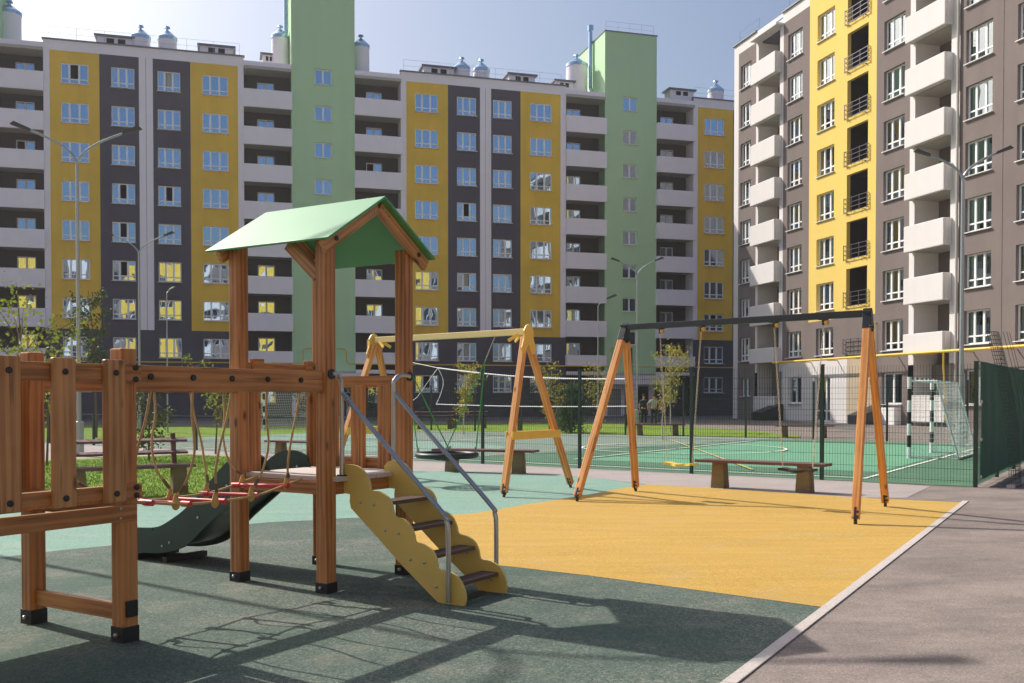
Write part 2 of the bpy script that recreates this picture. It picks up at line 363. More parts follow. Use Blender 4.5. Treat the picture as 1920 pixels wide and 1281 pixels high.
for i, L_ in enumerate([(2.0, 0.6, 2.0, 17, 'line'), (2.0, 17, 35, 17, 'line'), (18.5, .6, 18.5, 17, 'line'), (2, .6, 35, .6, 'line'), (4.5, 1.5, 12, 14, 'line_y'), (12.2, 2, 12.2, 15, 'line_y'), (12.2, 15, 30, 15, 'line_y'), (12.2, 2, 30, 2, 'line_y'), (9.4, 2.4, 9.4, 15.6, 'line')]):
    q_, z_, m_ = cline(*L_, z=.018 + .004 * (i % 5)); sheet('court_line', q_, z_, m_)
ring = ell(9.4, 9, 3.1, 3.1, 40); ring2 = ell(9.4, 9, 3.02, 3.02, 40); mb = MB()
for i in range(40):
    j = (i + 1) % 40; mb.quad((*ring[i], .038), (*ring[j], .038), (*ring2[j], .038), (*ring2[i], .038))
tag(mb.build('court_line', 'line'), kind='structure')
sheet('lawn', [gp(*q) for q in ((-400, 905), (100, 864), (350, 853), (430, 857), (505, 867), (520, 880), (430, 924), (330, 935.5), (265, 937), (0, 950), (-400, 985))], .02, 'grass')
sheet('lawn', [gp(*q) for q in ((-200, 800), (430, 799.5), (780, 796), (1000, 795), (1110, 795), (1260, 798.5), (1400, 808), (1500, 818), (1500, 822), (1400, 820), (1200, 816.5), (1000, 812.5), (800, 808), (640, 810), (430, 819), (-200, 832))], .02, 'grass')
sheet('road', [gp(*q) for q in ((-600, 789), (800, 789), (1300, 792), (1500, 801), (1600, 806), (1640, 797), (1500, 785), (1330, 780), (800, 780), (-600, 781))], .008, 'road')
# short grass blades on the near lawn
mb = MB(); lw = [gp(*q) for q in ((60, 870), (350, 855), (430, 859), (500, 868), (512, 882), (430, 922), (330, 933), (265, 935), (60, 944))]
def inside(p, poly):
    c = False; n = len(poly)
    for i in range(n):
        a, b = poly[i], poly[i - 1]
        if (a[1] > p[1]) != (b[1] > p[1]) and p[0] < (b[0] - a[0]) * (p[1] - a[1]) / (b[1] - a[1]) + a[0]: c = not c
    return c
xs_ = [p[0] for p in lw]; ys_ = [p[1] for p in lw]; k = 0
while k < 22000:
    p = (random.uniform(min(xs_), max(xs_)), random.uniform(min(ys_), max(ys_)))
    if inside(p, lw):
        an = random.uniform(0, PI); h = random.uniform(.02, .05); c_, s_ = math.cos(an) * .006, math.sin(an) * .006; lx, ly = random.gauss(0, .02), random.gauss(0, .02)
        mb.add([(p[0] - c_, p[1] - s_, .02), (p[0] + c_, p[1] + s_, .02), (p[0] + lx, p[1] + ly, .02 + h)], [(0, 1, 2)]); k += 1
tag(mb.build('grass', 'blade', fix=False), 'short bright green grass blades on the lawn beside the climbing frame', 'grass', kind='stuff')

# ------------------------------------------------------------------ buildings
WM = {}
OPENV = {}
def window_meshes(w_, h_, kind, glass, single):
    key = (w_, h_, kind, glass)
    if key in WM: return WM[key]
    f = .08; mb = MB(); y0, y1 = .0, .06
    mb.box(0, w_, y0, y1, 0, f); mb.box(0, w_, y0, y1, h_ - f, h_); mb.box(0, f, y0, y1, f, h_ - f); mb.box(w_ - f, w_, y0, y1, f, h_ - f)
    if kind == 3: vx = [w_ * .31, w_ * .66]; tz = h_ * .24
    elif kind == 2: vx = [w_ * .5]; tz = None
    elif kind == 1: vx = [w_ * .5]; tz = None
    m2 = .068; xs = [f] + vx + [w_ - f]
    for x in vx: mb.box(x - m2, x + m2, y0 - .008, y1, f, h_ - f)
    cells = []
    for i in range(len(xs) - 1):
        a = xs[i] + (m2 if i else 0); b = xs[i + 1] - (m2 if i < len(xs) - 2 else 0)
        if tz:
            mb.box(a, b, y0 + .003, y1 - .003, tz - .04, tz + .04); cells += [(a, b, f, tz - .04), (a, b, tz + .04, h_ - f)]
            # sash rims
        else: cells.append((a, b, f, h_ - f))
    fr = mb.mesh('window', 'pvc')
    panes = []
    if single:
        pm = MB()
        for a, b, c, d in cells: pm.quad((a, .04, c), (b, .04, c), (b, .04, d), (a, .04, d))
        panes.append((pm.mesh('pane', glass, fix=False), (0, 0, 0)))
        po = MB(); skip = len(cells) // 2 if kind == 3 else 0
        for i_, (a, b, c, d) in enumerate(cells):
            if i_ != (3 if kind == 3 else 0): po.quad((a, .04, c), (b, .04, c), (b, .04, d), (a, .04, d))
        OPENV[(w_, h_, kind, glass)] = po.mesh('pane', glass, fix=False)
    else:
        pc = {}
        for a, b, c, d in cells:
            kk = (round(b - a, 3), round(d - c, 3))
            if kk not in pc: pc[kk] = MB().quad((0, 0, 0), (b - a, 0, 0), (b - a, 0, d - c), (0, 0, d - c)).mesh('pane', glass, fix=False)
            panes.append((pc[kk], (a, .04, c)))
    sl = MB().box(-.05, w_ + .05, -.30, -.002, -.05, -.012).mesh('sill', 'sill')
    cur = []
    for var in range(4):
        cm = MB(); spans = [[(0.0, 1.0)], [(0.0, .36), (.7, 1.0)], [(0.0, .6)], [(.45, 1.0)]][var]
        for a, b in spans:
            n = int(26 * (b - a)) + 2; ph = random.random() * 6
            pts = [(w_ * (a + (b - a) * i / n), .17 + .035 * math.sin(i * 1.9 + ph) + .01 * random.random()) for i in range(n + 1)]
            for i in range(n): cm.quad((pts[i][0], pts[i][1], .02), (pts[i + 1][0], pts[i + 1][1], .02), (pts[i + 1][0], pts[i + 1][1], h_), (pts[i][0], pts[i][1], h_))
        cur.append(cm.mesh('curtain', 'curtain', fix=False))
    WM[key] = (fr, panes, sl, cur); return WM[key]
def put_window(root, s0, z0, w_, h_, kind, glass, single, y=.16, sill=True, cp_=.4):
    fr, panes, sl, cur = window_meshes(w_, h_, kind, glass, single)
    o = link('window', fr, root, (s0, y, z0))
    for me, loc in panes:
        if single and random.random() < .09: me = OPENV[(w_, h_, kind, glass)]
        p = link('pane', me, o, loc)
        # each sash sits a hair out of true, as glazing does
        p.rotation_euler = (random.gauss(0, .0035), 0, random.gauss(0, .0035))
    if sill: link('sill', sl, o)
    if random.random() < cp_: link('curtain', random.choice(cur), o)
    return o
def wall(root, s0, s1, z0, z1, holes, mat, y=0.0, depth=.2, name='wall_panel', back=None):
    xs = sorted(set([s0, s1] + [a for h in holes for a in h[:2]])); zs = sorted(set([z0, z1] + [a for h in holes for a in h[2:]]))
    mb = MB()
    for i in range(len(xs) - 1):
        for j in range(len(zs) - 1):
            cx, cz = (xs[i] + xs[i + 1]) / 2, (zs[j] + zs[j + 1]) / 2
            if any(h[0] < cx < h[1] and h[2] < cz < h[3] for h in holes): continue
            mb.quad((xs[i], y, zs[j]), (xs[i + 1], y, zs[j]), (xs[i + 1], y, zs[j + 1]), (xs[i], y, zs[j + 1]))
    for a, b, c, d in holes:
        e = y + depth
        mb.quad((a, y, c), (a, e, c), (b, e, c), (b, y, c)); mb.quad((a, y, d), (b, y, d), (b, e, d), (a, e, d))
        mb.quad((a, y, c), (a, y, d), (a, e, d), (a, e, c)); mb.quad((b, y, c), (b, e, c), (b, e, d), (b, y, d))
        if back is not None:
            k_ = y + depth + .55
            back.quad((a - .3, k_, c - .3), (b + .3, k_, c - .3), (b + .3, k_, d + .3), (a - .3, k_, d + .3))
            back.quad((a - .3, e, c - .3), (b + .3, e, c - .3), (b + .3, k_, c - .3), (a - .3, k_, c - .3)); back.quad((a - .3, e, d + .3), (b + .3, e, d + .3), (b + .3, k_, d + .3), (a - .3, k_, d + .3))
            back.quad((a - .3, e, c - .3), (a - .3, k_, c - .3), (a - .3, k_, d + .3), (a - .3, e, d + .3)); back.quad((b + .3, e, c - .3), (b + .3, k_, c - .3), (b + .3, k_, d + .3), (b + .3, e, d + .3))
    return mb.build(name, mat, root, fix=False)
FH = 2.9
def balcony_mesh(w_, h_, d=1.15, t=.12, rad=.0):
    mb = MB(); mb.box(0, w_, -d, -d + t, 0, h_); mb.box(0, t, -d + t, 0, 0, h_); mb.box(w_ - t, w_, -d + t, 0, 0, h_); mb.box(t, w_ - t, -d + t, 0, .08, .2)
    return mb
def vent_shaft(root, s, y, r, h):
    h += .75
    o = MB().lathe([(r, 0), (r, h)], (s, y, 28.1), 18).build('vent_shaft', 'A_white', root, smooth=True)
    MB().lathe([(r * 1.05, -.25), (r * 1.05, .0), (r * .36, .46), (r * .14, .5), (r * .14, .68), (r * .34, .74), (r * .28, .84), (.03, .9)], (s, y, 28.1 + h), 18).build('vent_cap', 'cap', o, smooth=True)
def vent_block(root, s, y, w_=2.6, h=1.25):
    o = MB().box(s, s + w_, y, y + 1.2, 28.1, 28.1 + h - .14).build('vent_block', 'A_white', root)
    MB().box(s - .2, s + w_ + .2, y - .2, y + 1.4, 28.1 + h - .14, 28.1 + h).build('vent_lid', 'coping', o)
    mb = MB()
    for k in range(2): mb.box(s + w_ * (.25 + .3 * k), s + w_ * (.25 + .3 * k) + w_ * .2, y - .012, y + .1, 28.1 + .66, 28.1 + h - .24)
    mb.build('vent_opening', 'dark', o)
def roof_rail(root, a, b, z, h=1.0, y=.35, step=1.9):
    mb = MB(); n = max(1, int(abs(b - a) / step))
    for i in range(n + 1):
        x = a + (b - a) * i / n; mb.tube([(x, y, z), (x, y, z + h)], .011, 4)
    for hh in (h, h * .5): mb.tube([(a, y, z + hh), (b, y, z + hh)], .009, 4)
    return mb.build('roof_railing', 'steel', root)

def build_A():
    root = thing('apartment_building', 'long shaded apartment block with mustard, charcoal, white and green stripes across the back', 'building', (-40.755, 72.265, 0), R(16.0))
    bk = MB(); rows = [24.95 - FH * k for k in range(8)]; ZB = 6.75; TOP = 28.1
    def col(s0, s1, mat, wx, ww, z_top, z_bot=ZB, last=True, dk=True):
        holes = []
        for k, z in enumerate(rows):
            if z > z_bot: holes.append((wx, wx + ww, z, z + 1.52))
        wall(root, s0, s1, z_bot, z_top, holes, mat, back=bk)
        low = [(wx, wx + ww, rows[7], rows[7] + 1.52), (wx, wx + ww, 2.05, 3.45)]
        wall(root, s0, s1, 0, z_bot, low, 'A_dark', back=bk)
        for h in holes + low[:1]: put_window(root, h[0], h[2], ww, 1.52, 3, 'glassA', True, cp_=.3, y=.09)
        put_window(root, wx, 2.05, ww, 1.4, 3, 'glassA', True, cp_=.2, y=.09)
    G, D_ = 'A_gold', 'A_dark'
    GT = 27.35
    secs = [(6.36, [(6.79, 10.22, G, 7.54, 1.93), (10.22, 13.0, D_, 11.04, 1.65), (14.0, 16.71, D_, 14.33, 1.65), (16.71, 20.23, G, 17.57, 1.93)], 20.67, 13.0, 14.0),
            (33.0, [(33.44, 36.91, G, 34.16, 1.93), (36.91, 39.63, D_, 37.67, 1.65), (40.59, 43.14, D_, 40.74, 1.65), (43.14, 46.70, G, 43.99, 1.93)], 47.18, 39.63, 40.59),
            (59.11, [(59.53, 63.0, G, 60.2, 1.93), (63.0, 65.7, D_, 63.8, 1.65), (66.7, 69.4, D_, 67.0, 1.65), (69.4, 72.9, G, 70.2, 1.93)], 73.4, 65.7, 66.7),
            (-20.2, [(-19.8, -16.3, G, -19.1, 1.93), (-16.3, -13.5, D_, -15.6, 1.65), (-12.5, -9.8, D_, -12.2, 1.65), (-9.8, -6.3, G, -9.0, 1.93)], -5.9, -13.5, -12.5)]
    for a, cols, b, m0, m1 in secs:
        wall(root, a, cols[0][0], ZB, TOP, [], 'A_white'); wall(root, cols[-1][1], b, ZB, TOP, [], 'A_white')
        wall(root, a, cols[0][0], 0, ZB, [], 'A_dark'); wall(root, cols[-1][1], b, 0, ZB, [], 'A_dark')
        mid = (m0 + m1) / 2
        wall(root, m0, mid - .012, ZB, GT, [], 'A_white'); wall(root, mid + .012, m1, ZB, GT, [], 'A_white'); wall(root, m0, m1, 0, ZB, [], 'A_dark')
        wall(root, cols[0][0], cols[-1][1], GT, TOP, [], 'A_white')
        MB().box(mid - .012, mid + .012, .03, .1, 0, GT).build('expansion_joint', 'dark', root)
        for c in cols: col(c[0], c[1], c[2], c[3], c[4], GT)
        MB().box(a - .08, b + .08, -.10, .3, TOP, TOP + .1).build('coping', 'coping', root)
        MB().box(a, b, .3, 13, TOP - .4, TOP - .02).build('roof', 'coping', root)
        roof_rail(root, a + .3, b - .3, TOP + .1)
    # balcony bays (recessed, with parapets standing proud)
    def bay(s0, s1, wx, leftm, rightm):
        D = 1.5; BT = 27.85; holes = []
        for k in range(8):
            z = 22.25 + 1.9 - FH * k; holes.append((wx, wx + 1.32, z + .85, z + 2.55))
        wall(root, s0, s1, 3.9, 27.2, holes, 'A_bay', y=D, back=bk, name='bay_wall')
        wall(root, s0, s1, 0, 3.6, [(wx, wx + 1.32, 1.2, 2.6)], 'A_dark', y=.9, back=bk, name='bay_wall')
        put_window(root, wx, 1.2, 1.32, 1.4, 2, 'glassA', True, y=1.05, cp_=.4)
        for h in holes: put_window(root, h[0], h[2], 1.32, 1.70, 2, 'glassA', True, y=D + .12, sill=False, cp_=.35)
        for sx, mm in ((s0, leftm), (s1, rightm)):
            MB().quad((sx, 0, 3.6), (sx, D, 3.6), (sx, D, 27.2), (sx, 0, 27.2)).build('bay_side', mm, root, fix=False)
        pm = balcony_mesh(s1 - s0 + .1, 1.38, d=.38 + 0.0).mesh('balcony', 'A_white'); pl = balcony_mesh(s1 - s0 + .1, .98, d=.38).mesh('balcony', 'A_white')
        sm = MB().box(.05, s1 - s0 + .05, 0, D, 0, .18).mesh('floor_slab', 'soffit')
        for k in range(8):
            if k < 7: o = link('balcony', pm, root, (s0 - .05, 0, 24.22 - FH * k)); sz = 0.0
            else: o = link('balcony', pl, root, (s0 - .05, 0, 4.27)); sz = -.1
            link('floor_slab', sm, o, (0, 0, .05))
        MB().box(s0 + .004, s1 - .004, -.25, 14, 27.2, 27.42).build('bay_roof', 'soffit', root)
        MB().box(s0 + .004, s1 - .004, -.02, .2, 27.42, BT).build('bay_fascia', 'A_white', root)
        MB().box(s0 + .004, s1 - .004, -.3, 1.6, 3.55, 3.85).build('canopy', 'A_white', root)
    bay(2.85, 6.36, 4.2, 'A_green', 'A_white'); bay(20.67, 24.29, 21.72, 'A_white', 'A_green'); bay(29.28, 33.0, 30.38, 'A_green', 'A_white')
    bay(47.18, 50.73, 47.75, 'A_white', 'A_green'); bay(55.57, 59.11, 56.6, 'A_green', 'A_white'); bay(-5.9, -2.3, -4.9, 'A_white', 'A_green')
    # green stair towers rising above the roof
    def tower(s0, s1, top, wx, dp=7.6):
        holes = [(wx, wx + 1.35, 26.5 - FH * k, 27.7 - FH * k) for k in range(8)]
        wall(root, s0, s1, 3.7, top, holes, 'A_green', back=bk, name='tower_wall')
        for h in holes: put_window(root, h[0], h[2], 1.35, 1.2, 2, 'glassA', True, cp_=.75)
        mb = MB(); mb.quad((s0, 0, 3.7), (s0, dp, 3.7), (s0, dp, top), (s0, 0, top)); mb.quad((s1, 0, 3.7), (s1, dp, 3.7), (s1, dp, top), (s1, 0, top)); mb.quad((s0, dp, 3.7), (s1, dp, 3.7), (s1, dp, top), (s0, dp, top)); mb.quad((s0, 0, top - .05), (s1, 0, top - .05), (s1, dp, top - .05), (s0, dp, top - .05))
        mb.build('tower_wall', 'A_green', root, fix=False)
        cp2 = MB(); cp2.box(s0 - .06, s1 + .06, -.06, .2, top, top + .09); cp2.box(s0 - .06, s0 + .2, .2, dp, top, top + .09); cp2.box(s1 - .2, s1 + .06, .2, dp, top, top + .09); cp2.build('coping', 'coping', root)
        roof_rail(root, s0 + .2, s1 - .2, top + .09, .9, .3, .9)
        mb = MB(); mb.tube([(s0 - .22, 3.0, top - 4.0), (s0 - .22, 3.0, top + 1.0), (s0 - .22, 3.0, top + 1.05)], .17, 12); mb.tube([(s0 - .22, 3.0, top + 1.0), (s0 - .22, 3.0, top + 1.5)], .26, 12); mb.tube([(s0 + .1, 3.0, top - 4.35), (s0 - .1, 3.0, top - 4.3), (s0 - .22, 3.0, top - 4.0)], .17, 12)
        mb.build('flue_pipe', 'cap', root, smooth=True)
        wall(root, s0, s1, 0, 3.7, [(s0 + .4, s0 + 1.7, 0.05, 2.35), (s0 + 2.2, s0 + 4.3, .05, 2.6)], 'A_white', y=.3, back=bk, name='entrance_wall')
        d = MB().box(s0 + .45, s0 + 1.65, .45, .5, .05, 2.3).build('entrance_door', 'lamp', root); MB().box(s0 + 1.5, s0 + 1.56, .41, .449, 1.0, 1.3).build('handle', 'steel', d)
        MB().box(s0 - .2, s1 + .4, -1.6, .29, 2.75, 3.5).build('canopy', 'A_white', root)
        MB().box(s0 + 2.1, s0 + 2.3, -1.5, -1.3, 0, 2.75).build('canopy_post', 'A_white', root)
    tower(24.29, 29.28, 35.0, 26.1); tower(50.73, 55.57, 33.15, 52.39); tower(-2.3, 2.85, 33.4, -.4)
    tag(bk.build('rooms', 'dark', root, fix=False), kind='stuff')
    # rear and ends so that the block is closed
    mb = MB(); mb.quad((-20.2, 13, 0), (73.4, 13, 0), (73.4, 13, 28.1), (-20.2, 13, 28.1)); mb.quad((-20.2, 0, 0), (-20.2, 13, 0), (-20.2, 13, 28.1), (-20.2, 0, 28.1)); mb.quad((73.4, 0, 0), (73.4, 13, 0), (73.4, 13, 28.1), (73.4, 0, 28.1)); mb.build('rear_wall', 'A_white', root, fix=False)
    # rooftop furniture
    for s, y, r, h in ((3.2, 5, .85, 2.7), (13.0, 2, .72, .75), (14.95, 2, .72, .85), (23.6, 2.5, .7, 2.0), (30.1, 2.5, .7, 1.9), (38.6, 2.2, .7, .75), (40.3, 2.2, .7, .75), (49.3, 3.2, .95, 2.3), (62.3, 2, .72, .8)): vent_shaft(root, s, y, r, h)
    for s, y, w_ in ((9.9, 1.6, 2.7), (17.4, 1.6, 2.5), (22.2, 2.4, 1.0), (35.2, 1.6, 2.6), (42.6, 1.6, 2.3), (47.0, 2.2, 1.6), (57.6, 1.6, 2.3)): vent_block(root, s, y, w_)
    mb = MB()
    mb.tube([(-20, -.5, 4.3), (24.9, -.5, 4.3)], .055, 6); mb.tube([(24.9, -.5, 4.3), (25.1, -.5, 4.5), (25.1, -.5, 5.3), (25.3, -.5, 5.5), (28.3, -.5, 5.5), (28.5, -.5, 5.3), (28.5, -.5, 4.5), (28.7, -.5, 4.3), (51.2, -.5, 4.3), (51.2, -.5, 5.9), (53.0, -.5, 5.9), (53.0, -.5, 4.3), (66, -.5, 4.3)], .055, 6)
    mb.build('gas_pipe', 'pipe_y', root, smooth=True)
    return root
bldA = build_A()

def build_B():
    root = thing('apartment_building', 'tall taupe, yellow and ivory apartment block on the right, lit by the sun', 'building', (16.266, 78.255, 0), R(-74.55))
    bk = MB(); TOP = 28.15; W, Gy, Y = 'B_white', 'B_gray', 'B_yel'
    rows = [24.62 - FH * k for k in range(8)]
    def col(s0, s1, mat, wx, ww, zb=4.0, zt=27.4, h_=1.75, base='B_gray', extra=()):
        holes = [(wx, wx + ww, z, z + h_) for z in rows if z > zb - .1]
        wall(root, s0, s1, zb, zt, holes + list(extra), mat, back=bk)
        for h in holes: put_window(root, h[0], h[2], ww, h_, 3, 'glassB', False, cp_=.75, y=.17)
        return
    wall(root, 2.3, 3.0, 0, TOP, [], W); col(3.0, 5.62, Gy, 3.29, 1.62)
    wall(root, 3.0, 9.3, 27.9, TOP, [], W); wall(root, 3.0, 5.62, 27.4, 27.9, [], W)
    col(9.38, 12.65, Gy, 9.95, 1.82)
    op = [(16.87, 19.0, 18.85 + FH * 2 - FH * k, 18.85 + FH * 2 - FH * k + 2.3) for k in range(8)]
    wins = [(13.55, 15.5, z, z + 1.75) for z in rows]
    wall(root, 12.65, 19.8, 6.56, TOP, [h for h in op + wins if h[2] > 6.56], Y, back=None, depth=.25)
    wall(root, 12.65, 19.8, 4.0, 6.56, [(a, b, max(c, 4.02), d) for a, b, c, d in op + wins if c < 6.5 and d < 6.56 and d > 4.1], Gy)
    for h in wins: put_window(root, h[0], h[2], 1.95, 1.75, 3, 'glassB', False, cp_=.75, y=.19)
    for h in wins + [o for o in op]:
        a, b, c, d = h; deep = 1.5 if h in op else .7
        for q in (((a, .25, c), (b, .25, c), (b, deep, c), (a, deep, c)), ((a, .25, d), (b, .25, d), (b, deep, d), (a, deep, d)), ((a, .25, c), (a, deep, c), (a, deep, d), (a, .25, d)), ((b, .25, c), (b, deep, c), (b, deep, d), (b, .25, d)), ((a, deep, c), (b, deep, c), (b, deep, d), (a, deep, d))): bk.quad(*q)
    rm = MB(); L = 2.36
    for k in range(4): rm.bar((0, -.12, .08 + .28 * k), (L, -.12, .08 + .28 * k), .035, .035); rm.bar((0, -.12, .08 + .28 * k), (0, 0, .08 + .28 * k), .035, .035); rm.bar((L, -.12, .08 + .28 * k), (L, 0, .08 + .28 * k), .035, .035)
    for x in (0, L / 3, 2 * L / 3, L): rm.bar((x, -.12, .0), (x, -.12, .98), .035, .035)
    for x in (.3, L - .3): rm.bar((x, -.15, -.02), (x, 0, -.02), .05, .05)
    rm = rm.mesh('french_railing', 'railm')
    for a, b, c, d in op:
        if c > 3: link('french_railing', rm, root, (a - .12, 0, c - .1))
    wall(root, 9.3, 9.38, 0, TOP, [], W)
    wall(root, 9.38, 12.65, 27.4, TOP, [], W)
    col(19.8, 22.86, Gy, 20.5, 1.9); wall(root, 19.8, 31.5, 27.4, TOP, [], W)
    col(26.85, 29.93, Gy, 27.3, 1.9); col(29.97, 33.6, Gy, 30.85, 1.9)
    MB().box(29.925, 29.975, .02, .1, 0, 27.4).build('expansion_joint', 'soffit', root)
    col(37.8, 41.6, Gy, 38.4, 1.9); wall(root, 31.5, 41.6, 27.4, TOP, [], W); 
    def bay(s0, s1, p0, p1, open0, open1, d_=.55):
        D = 1.6; BT = 27.35
        wall(root, s0, open0, 3.4, BT, [], W); wall(root, open1, s1, 3.4, BT, [], W)
        wx = open0 + (open1 - open0) * .42
        holes = [(wx, wx + 1.25, 22.25 + 1.9 - FH * k + .3, 22.25 + 1.9 - FH * k + 2.2) for k in range(8)]
        wall(root, open0, open1, 3.4, BT, holes, Gy, y=D, back=bk, name='bay_wall')
        for h in holes: put_window(root, h[0], h[2], 1.25, 1.9, 2, 'glassB', False, y=D + .12, sill=False, cp_=.6)
        for sx in (open0, open1): MB().quad((sx, 0, 0), (sx, D, 0), (sx, D, BT), (sx, 0, BT)).build('bay_side', W, root, fix=False)
        pm = balcony_mesh(p1 - p0, 1.45, d=d_).mesh('balcony', W, bevel=.045); pl = balcony_mesh(p1 - p0, 1.05, d=d_).mesh('balcony', W, bevel=.045)
        sm = MB().box(open0 - p0 + .004, open1 - p0 - .004, 0, D, 0, .18).mesh('floor_slab', 'soffit')
        for k in range(8):
            o = link('balcony', pm if k < 7 else pl, root, (p0, 0, 24.15 - FH * k if k < 7 else 4.05)); link('floor_slab', sm, o, (0, 0, .04))
        MB().box(s0, s1, -.55, .3, 27.35, 27.5).build('bay_roof', W, root); MB().box(s0 + .01, s1 - .01, .05, .3, 27.5, 27.8).build('bay_fascia', W, root)
        wall(root, open0, open1, 0, 3.4, [], 'B_gray', y=1.2)
        MB().box(open0, open1, -.3, .0, .25, 1.7).build('ground_balcony', W, root)
    bay(5.62, 9.3, 5.75, 9.15, 5.95, 8.9); bay(22.86, 26.85, 23.1, 26.35, 23.3, 26.2); bay(33.6, 37.8, 33.9, 37.5, 34.1, 37.3)
    # ground storey
    for a, b, m, hs in ((3.0, 5.62, Gy, [(3.6, 4.9, 1.7, 3.1)]), (9.3, 17.0, W, [(10.2, 11.8, 1.2, 3.0), (13.4, 15.2, .05, 2.9)]), (17.0, 19.8, 'B_beige', []), (19.8, 22.86, Gy, [(20.5, 22.3, 1.2, 3.0)]), (26.85, 29.93, Gy, [(27.4, 29.2, 1.2, 3.0)]), (29.97, 33.6, Gy, [(30.9, 32.7, 1.2, 3.0)]), (37.8, 41.6, Gy, [])):
        wall(root, a, b, 0, 4.0, hs, m, back=bk)
        for h in hs:
            put_window(root, h[0], h[2], h[1] - h[0], h[3] - h[2], 1 if h[2] > .1 else 3, 'glassB', False, y=.15, sill=h[2] > .1, cp_=.4 if h[2] > .1 else 0)
    for s in (8.2, 19.6, 31.4):
        o = MB().add([(s, -1.7, 0), (s + 1.4, -1.7, 0), (s + 1.4, -.02, 0), (s, -.02, 0), (s, -1.7, .55), (s + 1.4, -1.7, .55), (s + 1.4, -.02, 1.15), (s, -.02, 1.15)], [(0, 3, 2, 1), (4, 5, 6, 7), (0, 1, 5, 4), (1, 2, 6, 5), (2, 3, 7, 6), (3, 0, 4, 7)]).build('basement_hood', 'blackm', root)
    MB().box(20.8, 22.3, -.5, -.02, .02, 1.0).build('meter_box', 'fabric_w', root)
    tag(bk.build('rooms', 'dark', root, fix=False), kind='stuff')
    for a, b in ((2.3, 5.62), (9.3, 41.6)):
        MB().box(a - .08, b + .05, -.12, .3, TOP, TOP + .1).build('coping', 'coping', root); roof_rail(root, a + .2, b - .2, TOP + .1)
    mb = MB(); mb.quad((2.3, 13, 0), (41.6, 13, 0), (41.6, 13, TOP), (2.3, 13, TOP)); mb.quad((2.3, 0, 0), (2.3, 13, 0), (2.3, 13, TOP), (2.3, 0, TOP)); mb.quad((41.6, 0, 0), (41.6, 13, 0), (41.6, 13, TOP), (41.6, 0, TOP)); mb.build('rear_wall', Gy, root, fix=False)
    MB().box(2.32, 41.58, .31, 12.98, TOP - .9, TOP - .6).build('roof', 'coping', root)
    mb = MB(); mb.tube([(9.4, -.75, 4.0), (42, -.75, 4.0)], .075, 8)
    for s in range(10, 42, 3): mb.bar((s, -.75, 3.92), (s, 0, 3.92), .05, .05)
    mb.tube([(26.7, -.75, 4.0), (26.7, -.75, 3.2), (26.7, -.62, 1.5), (26.7, -.62, .4)], .05, 6); mb.tube([(19.95, -.1, 4.0), (19.95, -.1, 6.1), (19.2, -.1, 6.1)], .022, 5)
    mb.build('gas_pipe', 'pipe_y', root, smooth=True)
    MB().tube([(26.85, -.12, .2), (26.85, -.12, 27)], .07, 8).build('downpipe', 'soffit', root, smooth=True)
    return root
bldB = build_B()

def build_C():
    a = R(196); x0, y0 = 64.0, -36.0
    root = thing('apartment_building', 'yellow and ivory apartment block mirrored in the lower windows of the shaded block', 'building', (x0, y0, 0), a)
    TOP = 30.0; s = 0; glz = MB(); fr = MB(); pat = [('B_gray', 3.4), ('B_white', 3.8), ('B_gray', 3.2), ('A_gold', 7.0), ('B_white', 1.0), ('A_gold', 3.4), ('B_gray', 3.0)]; i = 0
    par = MB()
    while s < 112:
        m, wd = pat[i % len(pat)]; i += 1; hs = []
        if wd > 2:
            for k in range(9): hs.append((s + wd / 2 - .95, s + wd / 2 + .95, 1.8 + 3.05 * k, 3.4 + 3.05 * k))
        wall(root, s, s + wd, 0, TOP, hs, m)
        for a0, b0, c0, d0 in hs:
            glz.quad((a0, .2, c0), (b0, .2, c0), (b0, .2, d0), (a0, .2, d0))
            for x in (a0 + .6, a0 + 1.25): fr.box(x, x + .08, .12, .19, c0, d0)
            fr.box(a0, b0, .12, .19, c0, c0 + .08); fr.box(a0, b0, .12, .19, d0 - .08, d0)
            if m == 'B_white' and wd > 3: par.box(a0 - .7, b0 + .7, -1.0, -.88, c0 - 1.4, c0); par.box(a0 - .7, b0 + .7, -.88, 0, c0 - 1.5, c0 - 1.38)
        s += wd
    tag(glz.build('window', 'blackm', root, fix=False), kind='stuff'); tag(fr.build('window_frame', 'pvc', root, fix=False), kind='stuff'); tag(par.build('balcony', 'B_white', root, fix=False), kind='stuff')
    MB().box(0, s, .01, 12, TOP - .3, TOP).build('roof', 'coping', root)
build_C()

# ------------------------------------------------------------------ court fence
def wire_panel_mesh(L, H, name='wire_panel', vs=.05, hs=.2, t=.0048):
    mb = MB(); n = int(L / vs)
    for i in range(n + 1):
        x = L * i / n; mb.tube([(x, 0, 0), (x, 0, H)], t / 2 + .0006, 3, caps=False)
    z = .05
    while z < H:
        mb.tube([(0, .004, z), (L, .004, z)], t / 2 + .0006, 3, caps=False); z += hs
    return mb.mesh(name, 'fence', fix=False)
def post_mesh(H):
    mb = MB(); mb.box(-.03, .03, -.03, .03, 0, H); mb.box(-.036, .036, -.036, .036, H, H + .02)
    for z in (.3, .7, 1.1, 1.5, 1.9):
        if z < H: mb.box(-.012, .012, -.045, -.03, z, z + .03)
    return mb.mesh('post', 'fence')
PW = 2.62; wp = wire_panel_mesh(PW - .08, 2.05); pmH = post_mesh(2.12); wl = wire_panel_mesh(PW - .08, .95); pmL = post_mesh(1.0)
fa = math.atan2(FD.y, FD.x)
fr_f = thing('mesh_fence', 'tall dark green welded mesh fence along the near side of the sports court', 'fence', (RC.x, RC.y, 0), fa)
